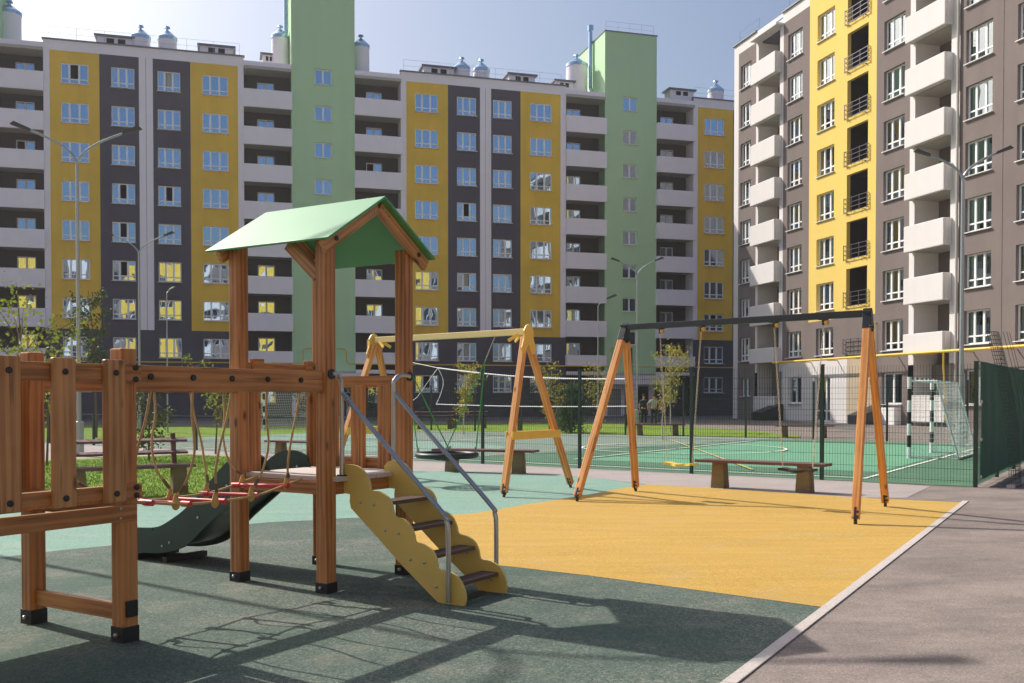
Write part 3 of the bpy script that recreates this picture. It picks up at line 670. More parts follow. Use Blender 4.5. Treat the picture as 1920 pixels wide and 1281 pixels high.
for i in range(7):
    link('post', pmH, fr_f, (i * PW, 0, 0))
    if i < 6: link('wire_panel', wp, fr_f, (i * PW + .04, 0, .05))
fr_l = thing('mesh_fence', 'low dark green mesh fence behind the lawn on the left', 'fence', (RC.x + FD.x * 6 * PW, RC.y + FD.y * 6 * PW, 0), fa)
for i in range(9):
    if i: link('post', pmL, fr_l, (i * PW, 0, 0))
    if i < 8: link('wire_panel', wl, fr_l, (i * PW + .04, 0, .04))
    if i < 8: MB().bar((i * PW + .03, 0, 1.0), (i * PW + PW - .03, 0, 1.0), .03, .03).build('top_rail', 'fence', fr_l)
bc = cp(.2, 18)
fr_b = thing('mesh_fence', 'dark green mesh fence along the far side of the sports court', 'fence', (bc[0], bc[1], 0), fa)
wpf = wire_panel_mesh(PW - .08, 2.05, vs=.1, hs=.4)
for i in range(13):
    link('post', pmH, fr_b, (i * PW, 0, 0))
    if i < 12: link('wire_panel', wpf, fr_b, (i * PW + .04, 0, .05))
# right-hand side fence clad in green sheet, sheet seams and ties
sa = math.atan2(SD.y, SD.x)
fr_r = thing('sheet_fence', 'dark green fence clad in opaque sheeting on the right of the court', 'fence', (RC.x + .02, RC.y + .02, 0), sa)
for i in range(8):
    if i: link('post', pmH, fr_r, (i * PW, 0, 0))
    if i < 7:
        link('wire_panel', wp, fr_r, (i * PW + .04, 0, .05))
        mb = MB(); n = 8
        for row, (z0, z1, oy) in enumerate(((.12, .8, -.05), (.78, 1.45, -.065), (1.43, 2.14, -.05))):
            for k in range(n):
                x0, x1 = .06 + (PW - .06) * k / n, .06 + (PW - .06) * (k + 1) / n
                w0, w1 = .012 * math.sin(k * 2.1 + i), .012 * math.sin((k + 1) * 2.1 + i)
                mb.quad((x0, oy + w0, z0), (x1, oy + w1, z0), (x1, oy + w1, z1), (x0, oy + w0, z1))
        link('sheet', mb.mesh('sheet', 'tarp', fix=False), fr_r, (i * PW, 0, 0))
for z in (.78, 1.43, .15): MB().box(.07, .12, -.075, -.055, z, z + .05).build('tie', 'net', fr_r)
# loose wire panel leaning against that fence
lp = thing('wire_panel', 'loose bent green wire mesh panel leaning upright outside the sheeted fence', 'fence panel', (8.45, 16.75, 0))
def lpp(a, t):
    b_ = Vector((-.07 + .27 * a, .16 * a, 0)); return b_ + Vector((-.36 * t + .10 * math.sin(PI * t), .1 * t, 2.62 * t + .02)) + Vector((0, -.06 * math.sin(PI * a), 0))
mb = MB()
for i in range(8): mb.tube([lpp(i / 7, t / 10) for t in range(11)], .0045, 4)
for j in range(40): mb.tube([lpp(a / 4, j / 39) for a in range(5)], .0045, 4)
for i in range(5): mb.tube([lpp(i / 4, t / 10) + Vector((.09 + .02 * i, -.05, 0)) for t in range(11)], .0045, 4)
mb.build('wire_mesh', 'fence', lp, fix=False)
tag(MB().bar((8.35, 16.65, .03), (16.2, 28.5, .03), .12, .05).build('kerb_stone_edge', 'kerb'), 'pale concrete kerb along the foot of the sheeted fence', 'kerb')

# ------------------------------------------------------------------ goals
def goal(x, y, rz, label, wd=3.0, h=2.05, dpt=1.15, strip='black'):
    g = thing('football_goal', label, 'goal', (x, y, 0), rz)   # opening along local x, net goes to local +y
    cols = ['black', 'fabric_w']
    for sx in (0, wd):
        n = 7; p = link('post', None, g)
        for i in range(n): MB().tube([(sx, 0, h * i / n), (sx, 0, h * (i + 1) / n)], .052, 14).build('stripe', cols[(i + 1) % 2], p, smooth=True)
    p = link('crossbar', None, g); n = 10
    for i in range(n): MB().box(.045 + (wd - .09) * i / n, .045 + (wd - .09) * (i + 1) / n, -.044, .044, h - .09, h - .002).build('stripe', cols[(i + 1) % 2], p)
    mb = MB()
    for sx in (0, wd): mb.tube([(sx, .04, h - .1), (sx, dpt * .55, h - .1), (sx, dpt, .04), (sx, .04, .04)], .03, 6)
    mb.tube([(0, dpt, .04), (wd, dpt, .04)], .03, 6); mb.tube([(0, dpt * .55, h - .1), (wd, dpt * .55, h - .1)], .018, 6)
    mb.build('net_frame', 'fabric_w', g, smooth=True)
    mb = MB(); prof = [(.04, h - .09)]
    for i in range(1, 5): prof.append((.04 + (dpt * .55 - .04) * i / 4, h - .1 - .02 * math.sin(i * PI / 4)))
    for i in range(1, 17): prof.append((dpt * .55 + dpt * .45 * i / 16 - .05 * math.sin(i / 16 * PI), (h - .1) * (1 - i / 16) + .03))
    nx = int(wd / .12)
    for i in range(nx + 1):
        x_ = wd * i / nx; mb.tube([(x_, a, b) for a, b in prof], .005, 3, caps=False)
    for a, b in prof: mb.tube([(0, a, b), (wd / 2, a - .03, b - .02), (wd, a, b)], .005, 3, caps=False)
    for sx in (0, wd):
        for i in range(1, 15):
            z = (h - .1) * i / 15; xx = dpt - dpt * .45 * z / (h - .1); mb.tube([(sx, .04, z), (sx, xx, z)], .005, 3, caps=False)
        for i in range(1, 9):
            y_ = dpt * i / 9; zt = (h - .1) if y_ < dpt * .55 else (h - .1) * (dpt - y_) / (dpt * .45); mb.tube([(sx, y_, .04), (sx, y_, zt)], .005, 3, caps=False)
    tag(mb.build('net', 'net', g, fix=False), kind='stuff')
gn, gf = Vector((9.849, 24.792)), Vector((11.6, 27.5)); ga = math.atan2(gf.y - gn.y, gf.x - gn.x)
# local +y must point to the right (away from the court): mirror by starting at the far post
goal(gf.x, gf.y, ga + PI, 'football goal with black and white striped posts near the sheeted fence on the right')
goal(-11.46, 46.0, R(57), 'far football goal with black and white post and white net, seen through the climbing frame')

# volleyball net across the court
vn = thing('volleyball_net', 'slack white edged net strung across the court behind the basket swing', 'net', (0, 0, 0))
def P(px, py, Y):
    r = (px - 960) / 1867; u = (783 - py) / 1867; p = R(1.07); b = math.cos(p) + u * math.sin(p); c = -math.sin(p) + u * math.cos(p); t = Y / b
    return Vector((r * t, Y, 1.5 + c * t))
va, vb = P(821, 690, 33.5), P(1180, 711, 27.6); vc, vd = P(818, 758, 33.5), P(1180, 762, 27.6)
vn.location = (va.x, va.y, 0)
def vl(p): return (p.x - va.x, p.y - va.y, p.z)
def sag(a, b, s_, n=14): return [vl(a.lerp(b, i / n) - Vector((0, 0, s_ * math.sin(PI * i / n)))) for i in range(n + 1)]
top = sag(va, vb, .12); bot = sag(vc, vd, .04)
MB().tube(top, .022, 5).build('top_tape', 'net', vn); MB().tube(bot, .014, 5).build('bottom_cord', 'net', vn)
MB().tube(smooth_pts([top[0], tuple(Vector(top[0]).lerp(Vector(bot[0]), .35) + Vector((.2, 0, 0))), tuple(Vector(top[0]).lerp(Vector(bot[0]), .7) + Vector((.14, 0, 0))), bot[0]], 4), .014, 5).build('side_cord', 'net', vn)
MB().tube([top[0], vl(P(755, 676, 36.5))], .01, 5).build('stay_cord', 'net', vn); MB().tube([top[0], vl(P(782, 745, 35)), vl(P(760, 762, 36.5))], .01, 5).build('stay_cord', 'net', vn)
for e in (P(748, 676, 37), P(1183, 705, 27.4)):
    b_ = MB().tube([(e.x - va.x, e.y - va.y, 0), (e.x - va.x, e.y - va.y, 2.9)], .045, 8).build('post', 'fence', vn, smooth=True)

# ------------------------------------------------------------------ street lamps
def lamp(x, y, h, ang, label, span=1.6, rise=1.15, r=.06, single=False, sleeve=True, group='double arm street lamps around the court'):
    t = thing('street_lamp', label, 'street lamp', (x, y, 0), ang, group)
    MB().tube([(0, 0, 0), (0, 0, h * .45), (0, 0, h)], [r, r * .85, r * .6], 10).build('pole', 'lamp', t, smooth=True)
    if sleeve: MB().tube([(0, 0, 0), (0, 0, .9), (0, 0, .92)], [r * 2, r * 2, r * 1.3], 12).build('base_sleeve', 'lamp', t, smooth=True)
    for sx in ((1,) if single else (-1, 1)):
        pts = [(0, 0, h - .05)] + [(sx * span * .8 * math.sin(a) , 0, h - .05 + rise * (1 - math.cos(a * .9)) * .35 + rise * .62 * math.sin(a)) for a in [PI / 2 * k / 8 for k in range(1, 9)]]
        pts = [(0, 0, h - .1)]
        for k in range(1, 11):
            t_ = k / 10; pts.append((sx * span * .82 * (t_ ** 1.5), 0, h - .1 + rise * (t_ ** .75)))
        MB().tube(pts, r * .5, 8).build('arm', 'lamp', t, smooth=True)
        e = pts[-1]; d = .18
        hd = MB(); hd.add([(e[0], -.05, e[2] - .03), (e[0], .05, e[2] - .03), (e[0] + sx * .5, .08, e[2] + d - .04), (e[0] + sx * .5, -.08, e[2] + d - .04),
                          (e[0], -.04, e[2] + .05), (e[0], .04, e[2] + .05), (e[0] + sx * .4, .08, e[2] + d + .04), (e[0] + sx * .4, -.08, e[2] + d + .04)],
                         [(0, 1, 2, 3), (4, 7, 6, 5), (0, 4, 5, 1), (2, 6, 7, 3), (1, 5, 6, 2), (0, 3, 7, 4)])
        hd.build('lamp_head', 'lamphead', t, bevel=.015)
def lp_at(px, Y): return ((px - 960) / 1867 * Y, Y)
x, y = lp_at(148, 26); lamp(x, y, 7.68, R(8), 'tallest grey double arm street lamp at the left, in front of the mustard stripe', 1.38, .85)
x, y = lp_at(262, 45); lamp(x, y, 8.1, R(2), 'double arm street lamp before the white stripe between charcoal panels', 1.35, .85)
x, y = lp_at(1194, 54); lamp(x, y, 8.2, R(-5), 'double arm street lamp in front of the right green tower', 1.15, .85, group='double arm street lamps around the court')
x, y = lp_at(1802, 30.5); lamp(x, y, 8.25, R(-8), 'street lamp on the right, before the ivory balconies of the sunlit block', 1.15, .8, r=.075)
x, y = lp_at(1121, 47); lamp(x, y, 5.9, R(-15), 'slim single arm lamp beside the balconies left of the right green tower', .5, .4, .035, True, False, group='slim lamps')
x, y = lp_at(314, 44); lamp(x, y, 6.2, R(80), 'slim straight lamp pole against the charcoal panel', .25, .2, .035, True, False, group='slim lamps')
lamp(-8.35, 12.0, 8.9, R(20), 'double arm street lamp just outside the picture on the left, known by its long shadow', 1.6, 1.1)

# ------------------------------------------------------------------ trees
def sapling(x, y, h, crown_r, crown_h0, n, name, label, leaf='leaf', bark='trunk', cone=False, ls=.07, tr=.03, limbs=8, group='young trees planted round the court', lean=.1):
    t = thing(name, label, 'tree', (x, y, 0), random.random() * 6, group)
    mb = MB(); dx, dy = random.uniform(-lean, lean), random.uniform(-lean, lean)
    ax = lambda z: Vector((dx * (z / h) ** 2 * h * .3 + .02 * math.sin(z * 3), dy * (z / h) ** 2 * h * .3 + .02 * math.cos(z * 2.3), z))
    mb.tube([ax(h * i / 8) for i in range(9)], [tr * (1 - .85 * i / 8) for i in range(9)], 7)
    tips = []
    for i in range(limbs):
        z0 = crown_h0 + (h - crown_h0) * (i + .3) / limbs * .9; a = random.uniform(0, 2 * PI); k = 1 - (z0 - crown_h0) / (h - crown_h0)
        L = crown_r * (.35 + .75 * (k if cone else math.sin(PI * min(.95, .2 + .7 * k)))) * random.uniform(.7, 1.15); p0 = ax(z0); up = (-.12 if cone else .8)
        p1 = p0 + Vector((math.cos(a) * L, math.sin(a) * L, L * up)); pm_ = p0.lerp(p1, .5) + Vector((0, 0, L * .08)); mb.tube([p0, pm_, p1], [tr * .4, tr * .25, tr * .1], 5); tips.append((p0, pm_, p1))
    mb.build('trunk', bark, t, smooth=True)
    lf = MB(); per = max(1, n // len(tips))
    for p0, pm_, p1 in tips:
        for _ in range(per):
            s_ = random.random() ** .6; c = (p0.lerp(pm_, s_ * 2) if s_ < .5 else pm_.lerp(p1, s_ * 2 - 1)); spread = crown_r * .17 * (1.3 - s_ * .5)
            c = c + Vector((random.gauss(0, spread), random.gauss(0, spread), random.gauss(0, spread * .9)))
            a = Vector((random.gauss(0, 1), random.gauss(0, 1), random.gauss(0, .7))).normalized(); b = a.orthogonal().normalized(); b.rotate(Matrix.Rotation(random.uniform(0, 6.28), 3, a)); l_ = ls * random.uniform(.6, 1.3)
            w2 = a.cross(b) * l_ * .38
            lf.add([c - b * l_ * .5, c + w2, c + b * l_ * .5, c - w2], [(0, 1, 2, 3)])
    tag(lf.build('foliage', leaf, t, fix=False), kind='stuff')
    return t
def tree_at(px, Y): return ((px - 960) / 1867 * Y, Y)
T = [(870, 41.5, 2.75, .75, .8, 900, 'sapling', 'slender yellow green sapling behind the basket swing ropes', 'leaf_y', 'birch', .1),
     (1032, 43.5, 3.0, .6, .6, 700, 'sapling', 'thin sapling seen between the legs of the yellow beamed swing', 'leaf_y', 'trunk', .1),
     (1128, 50, 2.9, .9, .8, 700, 'sapling', 'sparse yellowing sapling left of the orange swing leg', 'leaf_y', 'trunk', .11),
     (1257, 44.5, 3.7, .85, 1.2, 1100, 'sapling', 'young tree with pale trunk behind the yellow swing seat', 'leaf_y', 'birch', .1),
     (1243, 36, 2.3, .3, 1.0, 160, 'sapling', 'bare pale stem with few leaves beside the young pale trunked tree', 'leaf_y', 'birch', .08),
     (180, 38, 5.6, .75, 2.2, 1500, 'young_tree', 'narrow dark tree before the mustard and charcoal panels on the left', 'leaf_d', 'trunk', .1),
     (405, 27, 2.05, .6, .8, 700, 'sapling', 'small leafy tree behind the rope bridge', 'leaf', 'trunk', .07),
     (280, 24, 2.05, .6, .2, 1300, 'shrub', 'dark leafy bush behind the left end of the rope bridge', 'leaf_d', 'trunk', .07),
     (362, 25, 2.5, .3, 1.9, 140, 'sapling', 'twig of bright leaves rising over the bridge beam', 'leaf', 'trunk', .06),
     (40, 17, 2.75, .95, 1.45, 620, 'young_tree', 'spreading young tree at the far left above the pickets', 'leaf', 'trunk', .075),
     (-40, 19, 2.7, .9, 1.2, 500, 'young_tree', 'young tree at the left picture edge behind the play tower rails', 'leaf_d', 'trunk', .075),
     (88, 22, 2.3, .7, 1.0, 450, 'sapling', 'leafy sapling right of the spreading young tree', 'leaf_y', 'trunk', .07)]
for px, Y, h, cr, ch, n, nm, lab, lf, bk_, ls in T:
    x, y = tree_at(px, Y); sapling(x, y, h, cr, ch, n, nm, lab, lf, bk_, ls=ls, limbs=14 if n > 400 else 6, tr=.03 if h < 4 else .06)
x, y = tree_at(1072, 44); sapling(x, y, 2.25, .95, .12, 5200, 'conifer', 'bushy dark green fir right of the yellow beamed swing', 'needle', 'trunk', cone=True, ls=.085, limbs=44, tr=.04, group=None)
for i, (px, Y, h) in enumerate(((1010, 66, 2.2), (700, 68, 2.4), (560, 66, 2.6), (640, 62, 2.0))):
    x, y = tree_at(px, Y); sapling(x, y, h, .8, .5, 500, 'sapling', ['small tree by the foot of the striped block behind the near swing', 'small tree by the foot of the left green tower', 'small dark tree at the block foot behind the far goal', 'low tree behind the picket side of the climbing frame'][i], 'leaf_d', 'trunk', ls=.13)

# ------------------------------------------------------------------ benches
def leg_mesh():
    b, t, h = .125, .1, .43; mb = MB(); mb.add([(-b, -.11, 0), (b, -.11, 0), (b, .11, 0), (-b, .11, 0), (-t, -.095, h), (t, -.095, h), (t, .095, h), (-t, .095, h)], [(0, 3, 2, 1), (4, 5, 6, 7), (0, 1, 5, 4), (1, 2, 6, 5), (2, 3, 7, 6), (3, 0, 4, 7)])
    return mb.mesh('leg', 'conc', bevel=.012)
LEG = leg_mesh()
bench0 = thing('bench', 'maroon plank bench on two concrete legs behind the black swing seat', 'bench', (4.095, 16.33, 0), math.atan2(-.859, 1.177), 'backless plank benches on concrete legs')
link('leg', LEG, bench0, (-.73, 0, 0)); link('leg', LEG, bench0, (.73, 0, 0))
for k in range(3): board('plank', (-1.1, -.145 + .145 * k, .455), (1.1, -.145 + .145 * k, .455), .13, .045, 'plank', bench0, bevel=.004)
for x, y, a, lab in ((-.55, 20.25, -20, 'maroon plank bench on concrete legs behind the basket swing'), (-5.1, 24.2, -33, 'plank bench beyond the slide, before the low mesh fence'), (5.94, 40.6, 2, 'small plank bench on the far grass strip in front of the standing people'), (11.3, 38.5, -6, 'plank bench on the far edge of the court before the glazed entrance door'), (1.1, 46.5, 0, 'shaded plank bench on the far grass beside the fir')):
    b = copy_tree(bench0); b.location = (x, y, 0); b.rotation_euler = (0, 0, R(a)); b['label'] = lab
bb = thing('bench', 'dark backed bench with concrete legs on the near lawn behind the left posts', 'bench', (-5.85, 15.2, 0), R(36), 'benches with plank backs')
for sx in (-.75, .75):
    link('leg', LEG, bb, (sx, 0, 0)); board('back_support', (sx, .16, .1), (sx, .3, .95), .07, .06, 'plank', bb, bevel=.004)
for k in range(3): board('plank', (-.95, -.16 + .15 * k, .455), (.95, -.16 + .15 * k, .455), .13, .045, 'plank', bb, bevel=.004)
for k in range(2): board('plank', (-.95, .22 + .04 * k, .66 + .19 * k), (.95, .22 + .04 * k, .66 + .19 * k), .035, .15, 'plank', bb, up=(0, 1, .2), bevel=.004)
for px, Y, a, lab in ((815, 49, 10, 'dark backed bench across the court, left of the slender sapling'), (880, 50.5, 5, 'dark backed bench across the court, right of the slender sapling')):
    b = copy_tree(bb); x, y = tree_at(px, Y); b.location = (x, y, 0); b.rotation_euler = (0, 0, R(a)); b['label'] = lab

# ------------------------------------------------------------------ swings
def A_frame(root, apex, f1, f2, mat, foot=True):
    apex = Vector(apex); out = []
    for f in (f1, f2):
        f = Vector((f[0], f[1], .075)); d = (f - apex).normalized(); q = apex + d * .1
        lg = board('leg', q, f, .095, .095, mat, root, up=(f1[1] - f2[1], f2[0] - f1[0], 0), bevel=.01)
        if foot:
            fb = MB().bar(f - d * .13, f + d * .03, .103, .03, up=(f1[1] - f2[1], f2[0] - f1[0], 0)).build('foot_bracket', 'black', root, bevel=.006)
            MB().tube([f - Vector((0, 0, .02)), Vector((f.x, f.y, 0))], .022, 8).build('anchor', 'black', fb)
            for q in (.03, .09): bolt(fb, f - d * q + Vector((0, -.05, 0)), (0, -1, 0), .016, .018)
    return out
# black-beamed swing
s2 = thing('swing', 'double swing with black steel beam on orange timber legs over ochre rubber', 'swing')
L2, R2 = Vector((1.743, 15.35, 2.6)), Vector((4.577, 12.83, 2.6)); s2.location = ((L2.x + R2.x) / 2, (L2.y + R2.y) / 2, 0)
o2 = Vector(s2.location); rel = lambda p: Vector(p) - o2
bd = (R2 - L2).normalized()
A_frame(s2, rel(L2), rel((.949, 14.497, 0)), rel((2.002, 16.084, 0)), 'wood_o'); A_frame(s2, rel(R2), rel((4.096, 11.849, 0)), rel((5.177, 13.781, 0)), 'wood_o')
MB().bar(rel(L2), rel(R2), .09, .09).build('crossbeam', 'blackm', s2, bevel=.008)
for e, fts in ((L2, ((.949, 14.497), (2.002, 16.084))), (R2, ((4.096, 11.849), (5.177, 13.781)))):
    for f in fts:
        d = (Vector((f[0], f[1], 0)) - e).normalized(); MB().bar(rel(e + d * (-.05)), rel(e + d * .23), .108, .108, up=(fts[0][1] - fts[1][1], fts[1][0] - fts[0][0], 0)).build('corner_bracket', 'blackm', s2, bevel=.006)
        bolt(s2, rel(e + d * .19) + Vector((.02, -.06, 0)), (0, -1, 0), .015, .02)
def onbeam(px, A, B):   # where the line of sight through px crosses the beam
    k = (px - 960) / 1867; d = B - A; t = (k * A.y - A.x) / (d.x - k * d.y); return A + d * t
def chain(root, a, b, link_l=.05, r=.0034, mat='chain'):
    a = Vector(a); b = Vector(b); d = b - a; n = int(d.length / link_l); z = d.normalized(); x = z.orthogonal().normalized(); y = z.cross(x); mb = MB()
    for i in range(n):
        c = a + d * ((i + .5) / n); w_ = x if i % 2 else y; pts = []
        for k in range(8):
            an = 2 * PI * k / 8; pts.append(c + z * (link_l * .66) * math.cos(an) + w_ * .0105 * math.sin(an))
        mb.tube(pts + [pts[0]], r, 4, caps=False)
    return mb.build('chain', mat, root, fix=False)
def flat_seat(pl, pr, mat, lab):
    a = onbeam(pl, L2, R2); b = onbeam(pr, L2, R2); c = (a + b) / 2
    t = link('seat', None, s2, (c.x - s2.location.x, c.y - s2.location.y, 0)); t['label'] = lab
    ex = (b - a).normalized(); sx = .235; z0 = .55
    ey = Vector((-ex.y, ex.x, 0)); n = 12; mb = MB()
    top_, bot_ = [], []
    for i in range(n + 1):
        s_ = -sx + 2 * sx * i / n; wv_ = .09 + .02 * math.cos(i / n * 2 * PI * 2); zz = z0 + .012 * math.cos(2 * PI * i / n)
        top_.append((s_, wv_, zz))
    vs = []; 
    for s_, wv_, zz in top_:
        for yy, dz in ((-wv_, 0), (wv_, 0), (wv_, -.035), (-wv_, -.035)): vs.append(ex * s_ + ey * yy + Vector((0, 0, zz + dz)))
    fs = [(4 * i + k, 4 * i + (k + 1) % 4, 4 * i + 4 + (k + 1) % 4, 4 * i + 4 + k) for i in range(n) for k in range(4)] + [(0, 1, 2, 3), (4 * n + 3, 4 * n + 2, 4 * n + 1, 4 * n)]
    mb.add(vs, fs); mb.build('seat_board', mat, t, smooth=True)
    for e, sg in ((a, -1), (b, 1)):
        tp = e - Vector((c.x, c.y, 0)) - Vector((0, 0, .09)); bt = ex * (sx - .02) * sg + Vector((0, 0, z0 + .03))
        hg = MB(); hg.bar(tp + Vector((0, 0, .045)) - ex * .05, tp + Vector((0, 0, .045)) + ex * .05, .11, .02); hg.bar(tp + Vector((0, 0, .03)), tp - Vector((0, 0, .03)), .03, .03); hg.build('hanger', 'black', t)
        MB().tube([tp + ex * .03 - ey * .02, tp + ex * .075 - ey * .02], .032, 8).build('bearing', 'clamp', t, smooth=True)
        chain(t, tp - Vector((0, 0, .03)), bt)
flat_seat(1237, 1314, 'seat_y', 'yellow rubber swing seat on chains, left under the black beam'); flat_seat(1451, 1543, 'black', 'black rubber swing seat on chains, right under the black beam')
# yellow-beamed basket swing
s1 = thing('swing', 'swing with pale yellow beam, scalloped plates and a black nest seat', 'swing')
R1, L1 = Vector((.21, 15.94, 2.575)), Vector((-2.47, 18.16, 2.575)); s1.location = ((R1.x + L1.x) / 2, (R1.y + L1.y) / 2, 0); o1 = Vector(s1.location); rel1 = lambda p: Vector(p) - o1
fr1 = [((-.122, 15.126, 0), (.989, 16.76, 0)), ((-3.2, 17.5, 0), (-2.1, 19.13, 0))]
MB().bar(rel1(L1), rel1(R1), .1, .1).build('crossbeam', 'beam_y', s1, bevel=.01)
sd_ = (R1 - L1).normalized()
for e, fts, sg in ((R1, fr1[0], 1), (L1, fr1[1], -1)):
    A_frame(s1, rel1(e), rel1(fts[0]), rel1(fts[1]), 'wood_o')
    v_ = (Vector(fts[1]) - Vector(fts[0])).normalized(); zz = .93
    a_ = e.lerp(Vector(fts[0]), (e.z - zz) / e.z); b_ = e.lerp(Vector(fts[1]), (e.z - zz) / e.z)
    off = sd_ * .065 * sg
    MB().bar(rel1(a_ + off - v_ * .07), rel1(b_ + off + v_ * .07), .03, .13).build('cross_rail', 'plate_y', s1, bevel=.012)
    MB().bar(rel1(a_ - off - v_ * .07), rel1(b_ - off + v_ * .07), .03, .13).build('cross_rail', 'plate_y', s1, bevel=.012)
    # scalloped apex plate
    poly = []
    for an, rr in ((-30, .2), (-10, .16), (10, .17), (30, .15), (50, .15), (75, .14), (90, .145), (105, .14), (130, .15), (150, .15), (170, .17), (190, .16), (210, .2), (225, .36), (238, .42), (248, .38), (256, .25), (265, .2), (275, .2), (284, .25), (292, .38), (302, .42), (315, .36)):
        poly.append((math.cos(R(an)) * rr * .8, math.sin(R(an)) * rr * .95))
    vs = []
    for th_ in (.055, .08):
        for a2, b2 in poly: vs.append(rel1(e + sd_ * sg * th_ + v_ * a2 + Vector((0, 0, b2 - .02))))
    n = len(poly); MB().add(vs, [tuple(range(n)), tuple(range(2 * n - 1, n - 1, -1))] + [(i, i + n, (i + 1) % n + n, (i + 1) % n) for i in range(n)]).build('apex_plate', 'plate_y', s1)
    for sgn in (-1, 1): MB().bar(rel1(e - sd_ * sg * .05 + v_ * .02 * sgn), rel1(e - sd_ * sg * .28 + Vector((0, 0, -.02))) + v_ * .1 * sgn - Vector((0, 0, .12)), .02, .05).build('gusset', 'plate_y', s1)
bs = link('nest_seat', None, s1)
bc_ = onbeam(838, R1, L1); bs.location = (bc_.x - s1.location.x, bc_.y - s1.location.y, 0)
rg = [(.5 * math.cos(2 * PI * k / 32), .5 * math.sin(2 * PI * k / 32), .54) for k in range(33)]
MB().tube(rg, .05, 10, caps=False).build('ring', 'black', bs, smooth=True)
mb = MB()
for k in range(-4, 5):
    c_ = k * .1; h_ = math.sqrt(max(0, .46 ** 2 - c_ * c_)); 
    for ax in (0, 1):
        pts = []
        for i in range(7):
            q = -h_ + 2 * h_ * i / 6; rr = math.hypot(q, c_); z = .54 - .09 * (1 - (rr / .46) ** 2); pts.append((q, c_, z) if ax else (c_, q, z))
        mb.tube(pts, .011, 5)
for rr in (.12, .25, .38): mb.tube([(rr * math.cos(2 * PI * k / 20), rr * math.sin(2 * PI * k / 20), .545 - .09 * (1 - (rr / .46) ** 2)) for k in range(21)], .011, 5, caps=False)
mb.build('rope_web', 'black', bs)
for px, sg in ((928, 1), (745, -1)):
    e = onbeam(px, R1, L1) - Vector((bc_.x, bc_.y, 0)); tp = Vector((e.x, e.y, e.z - .06)); kn = tp + (Vector((0, 0, .54)) - tp) * .2
    chain(bs, tp, kn, .05, .004, 'steel')
    bd1 = (R1 - L1).normalized() * (1 if sg > 0 else -1); pd = Vector((-bd1.y, bd1.x, 0))
    for q in (-1, 1):
        at = bd1 * .3 + pd * .4 * q + Vector((0, 0, .57)); MB().tube([kn, kn.lerp(at, .5) - Vector((0, 0, .01)), at], .011, 6).build('rope', 'grope', bs, smooth=True)
        MB().tube([at + Vector((0, 0, .1)), at - Vector((0, 0, .03))], .022, 6).build('rope_end', 'steel', bs)

# ------------------------------------------------------------------ climbing frame
TF = thing('climbing_frame', 'timber play tower with green roof, rope bridge, yellow stairs and dark slide', 'playground frame', (-1.435, 7.671, 0), R(-32))
PWD = .112
def post(x, y, z1, shoe=.085, z0=.05):
    board('post', (x, y, z0), (x, y, z1), PWD, PWD, 'wood', TF, up=(0, 1, 0), bevel=.012)
    sh = MB().box(x - PWD / 2 - .004, x + PWD / 2 + .004, y - PWD / 2 - .004, y + PWD / 2 + .004, 0, shoe).build('post_shoe', 'casing', TF, bevel=.004)
    bolt(sh, (x + .0, y - PWD / 2 - .004, .05), (0, -1, 0), .014, .02, 'steel')
YD = .97; XL = -.95
for x, y, z in ((0, 0, 2.76), (0, YD, 2.76), (XL, 0, 2.76), (XL, YD, 2.76)): post(x, y, z)
for x, y in ((0, -1.81), (XL, -1.81), (0, -3.35), (XL, -3.35)): post(x, y, 1.81, .1)
# roof
ZE, ZA = 2.71, 3.13; yc = .52; x0r, x1r = -1.17, .17; hs = .675
for sg in (-1, 1):
    n = Vector((0, sg * (ZA - ZE), hs)).normalized() * .018
    a = Vector((x0r, yc, ZA)); b = Vector((x1r, yc, ZA)); c = Vector((x1r, yc + sg * hs, ZE)); d = Vector((x0r, yc + sg * hs, ZE))
    MB().add([a, b, c, d, a - n, b - n, c - n, d - n], [(0, 1, 2, 3), (7, 6, 5, 4), (0, 4, 5, 1), (1, 5, 6, 2), (2, 6, 7, 3), (3, 7, 4, 0)]).build('roof_panel', 'roofg', TF, bevel=.003)
    for xx in (.085, -1.04):
        u_ = Vector((0, sg * hs, ZE - ZA)).normalized(); nn = Vector((0, sg * (ZA - ZE), hs)).normalized()
        p = Vector((xx, yc + sg * .012, ZA - .085)); q = Vector((xx, yc + sg * hs * .95, ZE - .085 + .0)) + Vector((0, 0, .02))
        board('rafter', p, q, .045, .1, 'wood_l', TF, up=nn, bevel=.01)
        if xx > 0:
            bolt(TF, p.lerp(q, .8) + Vector((.024, 0, 0)), (1, 0, 0), .02)
            for t_ in (.07, .17): bolt(TF, p.lerp(q, t_) + Vector((.024, 0, .015 * sg)), (1, 0, 0), .009, .006, 'steel', 'screw')
board('knee_brace', (-.07, .0, 2.45), (-.38, .0, 2.72), .045, .1, 'wood_l', TF, up=(0, 0, 1))
for y_ in (): board('eave_beam', (XL + .06, y_, 2.735), (-.06, y_, 2.735), .045, .07, 'wood', TF)
# tower deck
for k in range(6):
    y0 = .01 + k * (YD - .02) / 6; MB().box(XL + .06, .10, y0 + .003, y0 + (YD - .02) / 6 - .003, .862, .9).build('deck_board', 'deck', TF, bevel=.004)
for p, q in (((XL + .06, 0, .81), (-.06, 0, .81)), ((XL + .06, YD, .81), (-.06, YD, .81))): board('deck_beam', p, q, .045, .1, 'wood', TF)
board('deck_beam', (.035, .06, .81), (.035, YD - .06, .81), .045, .1, 'wood', TF, up=(0, 0, 1)); board('deck_beam', (XL, .06, .81), (XL, YD - .06, .81), .045, .1, 'wood', TF)
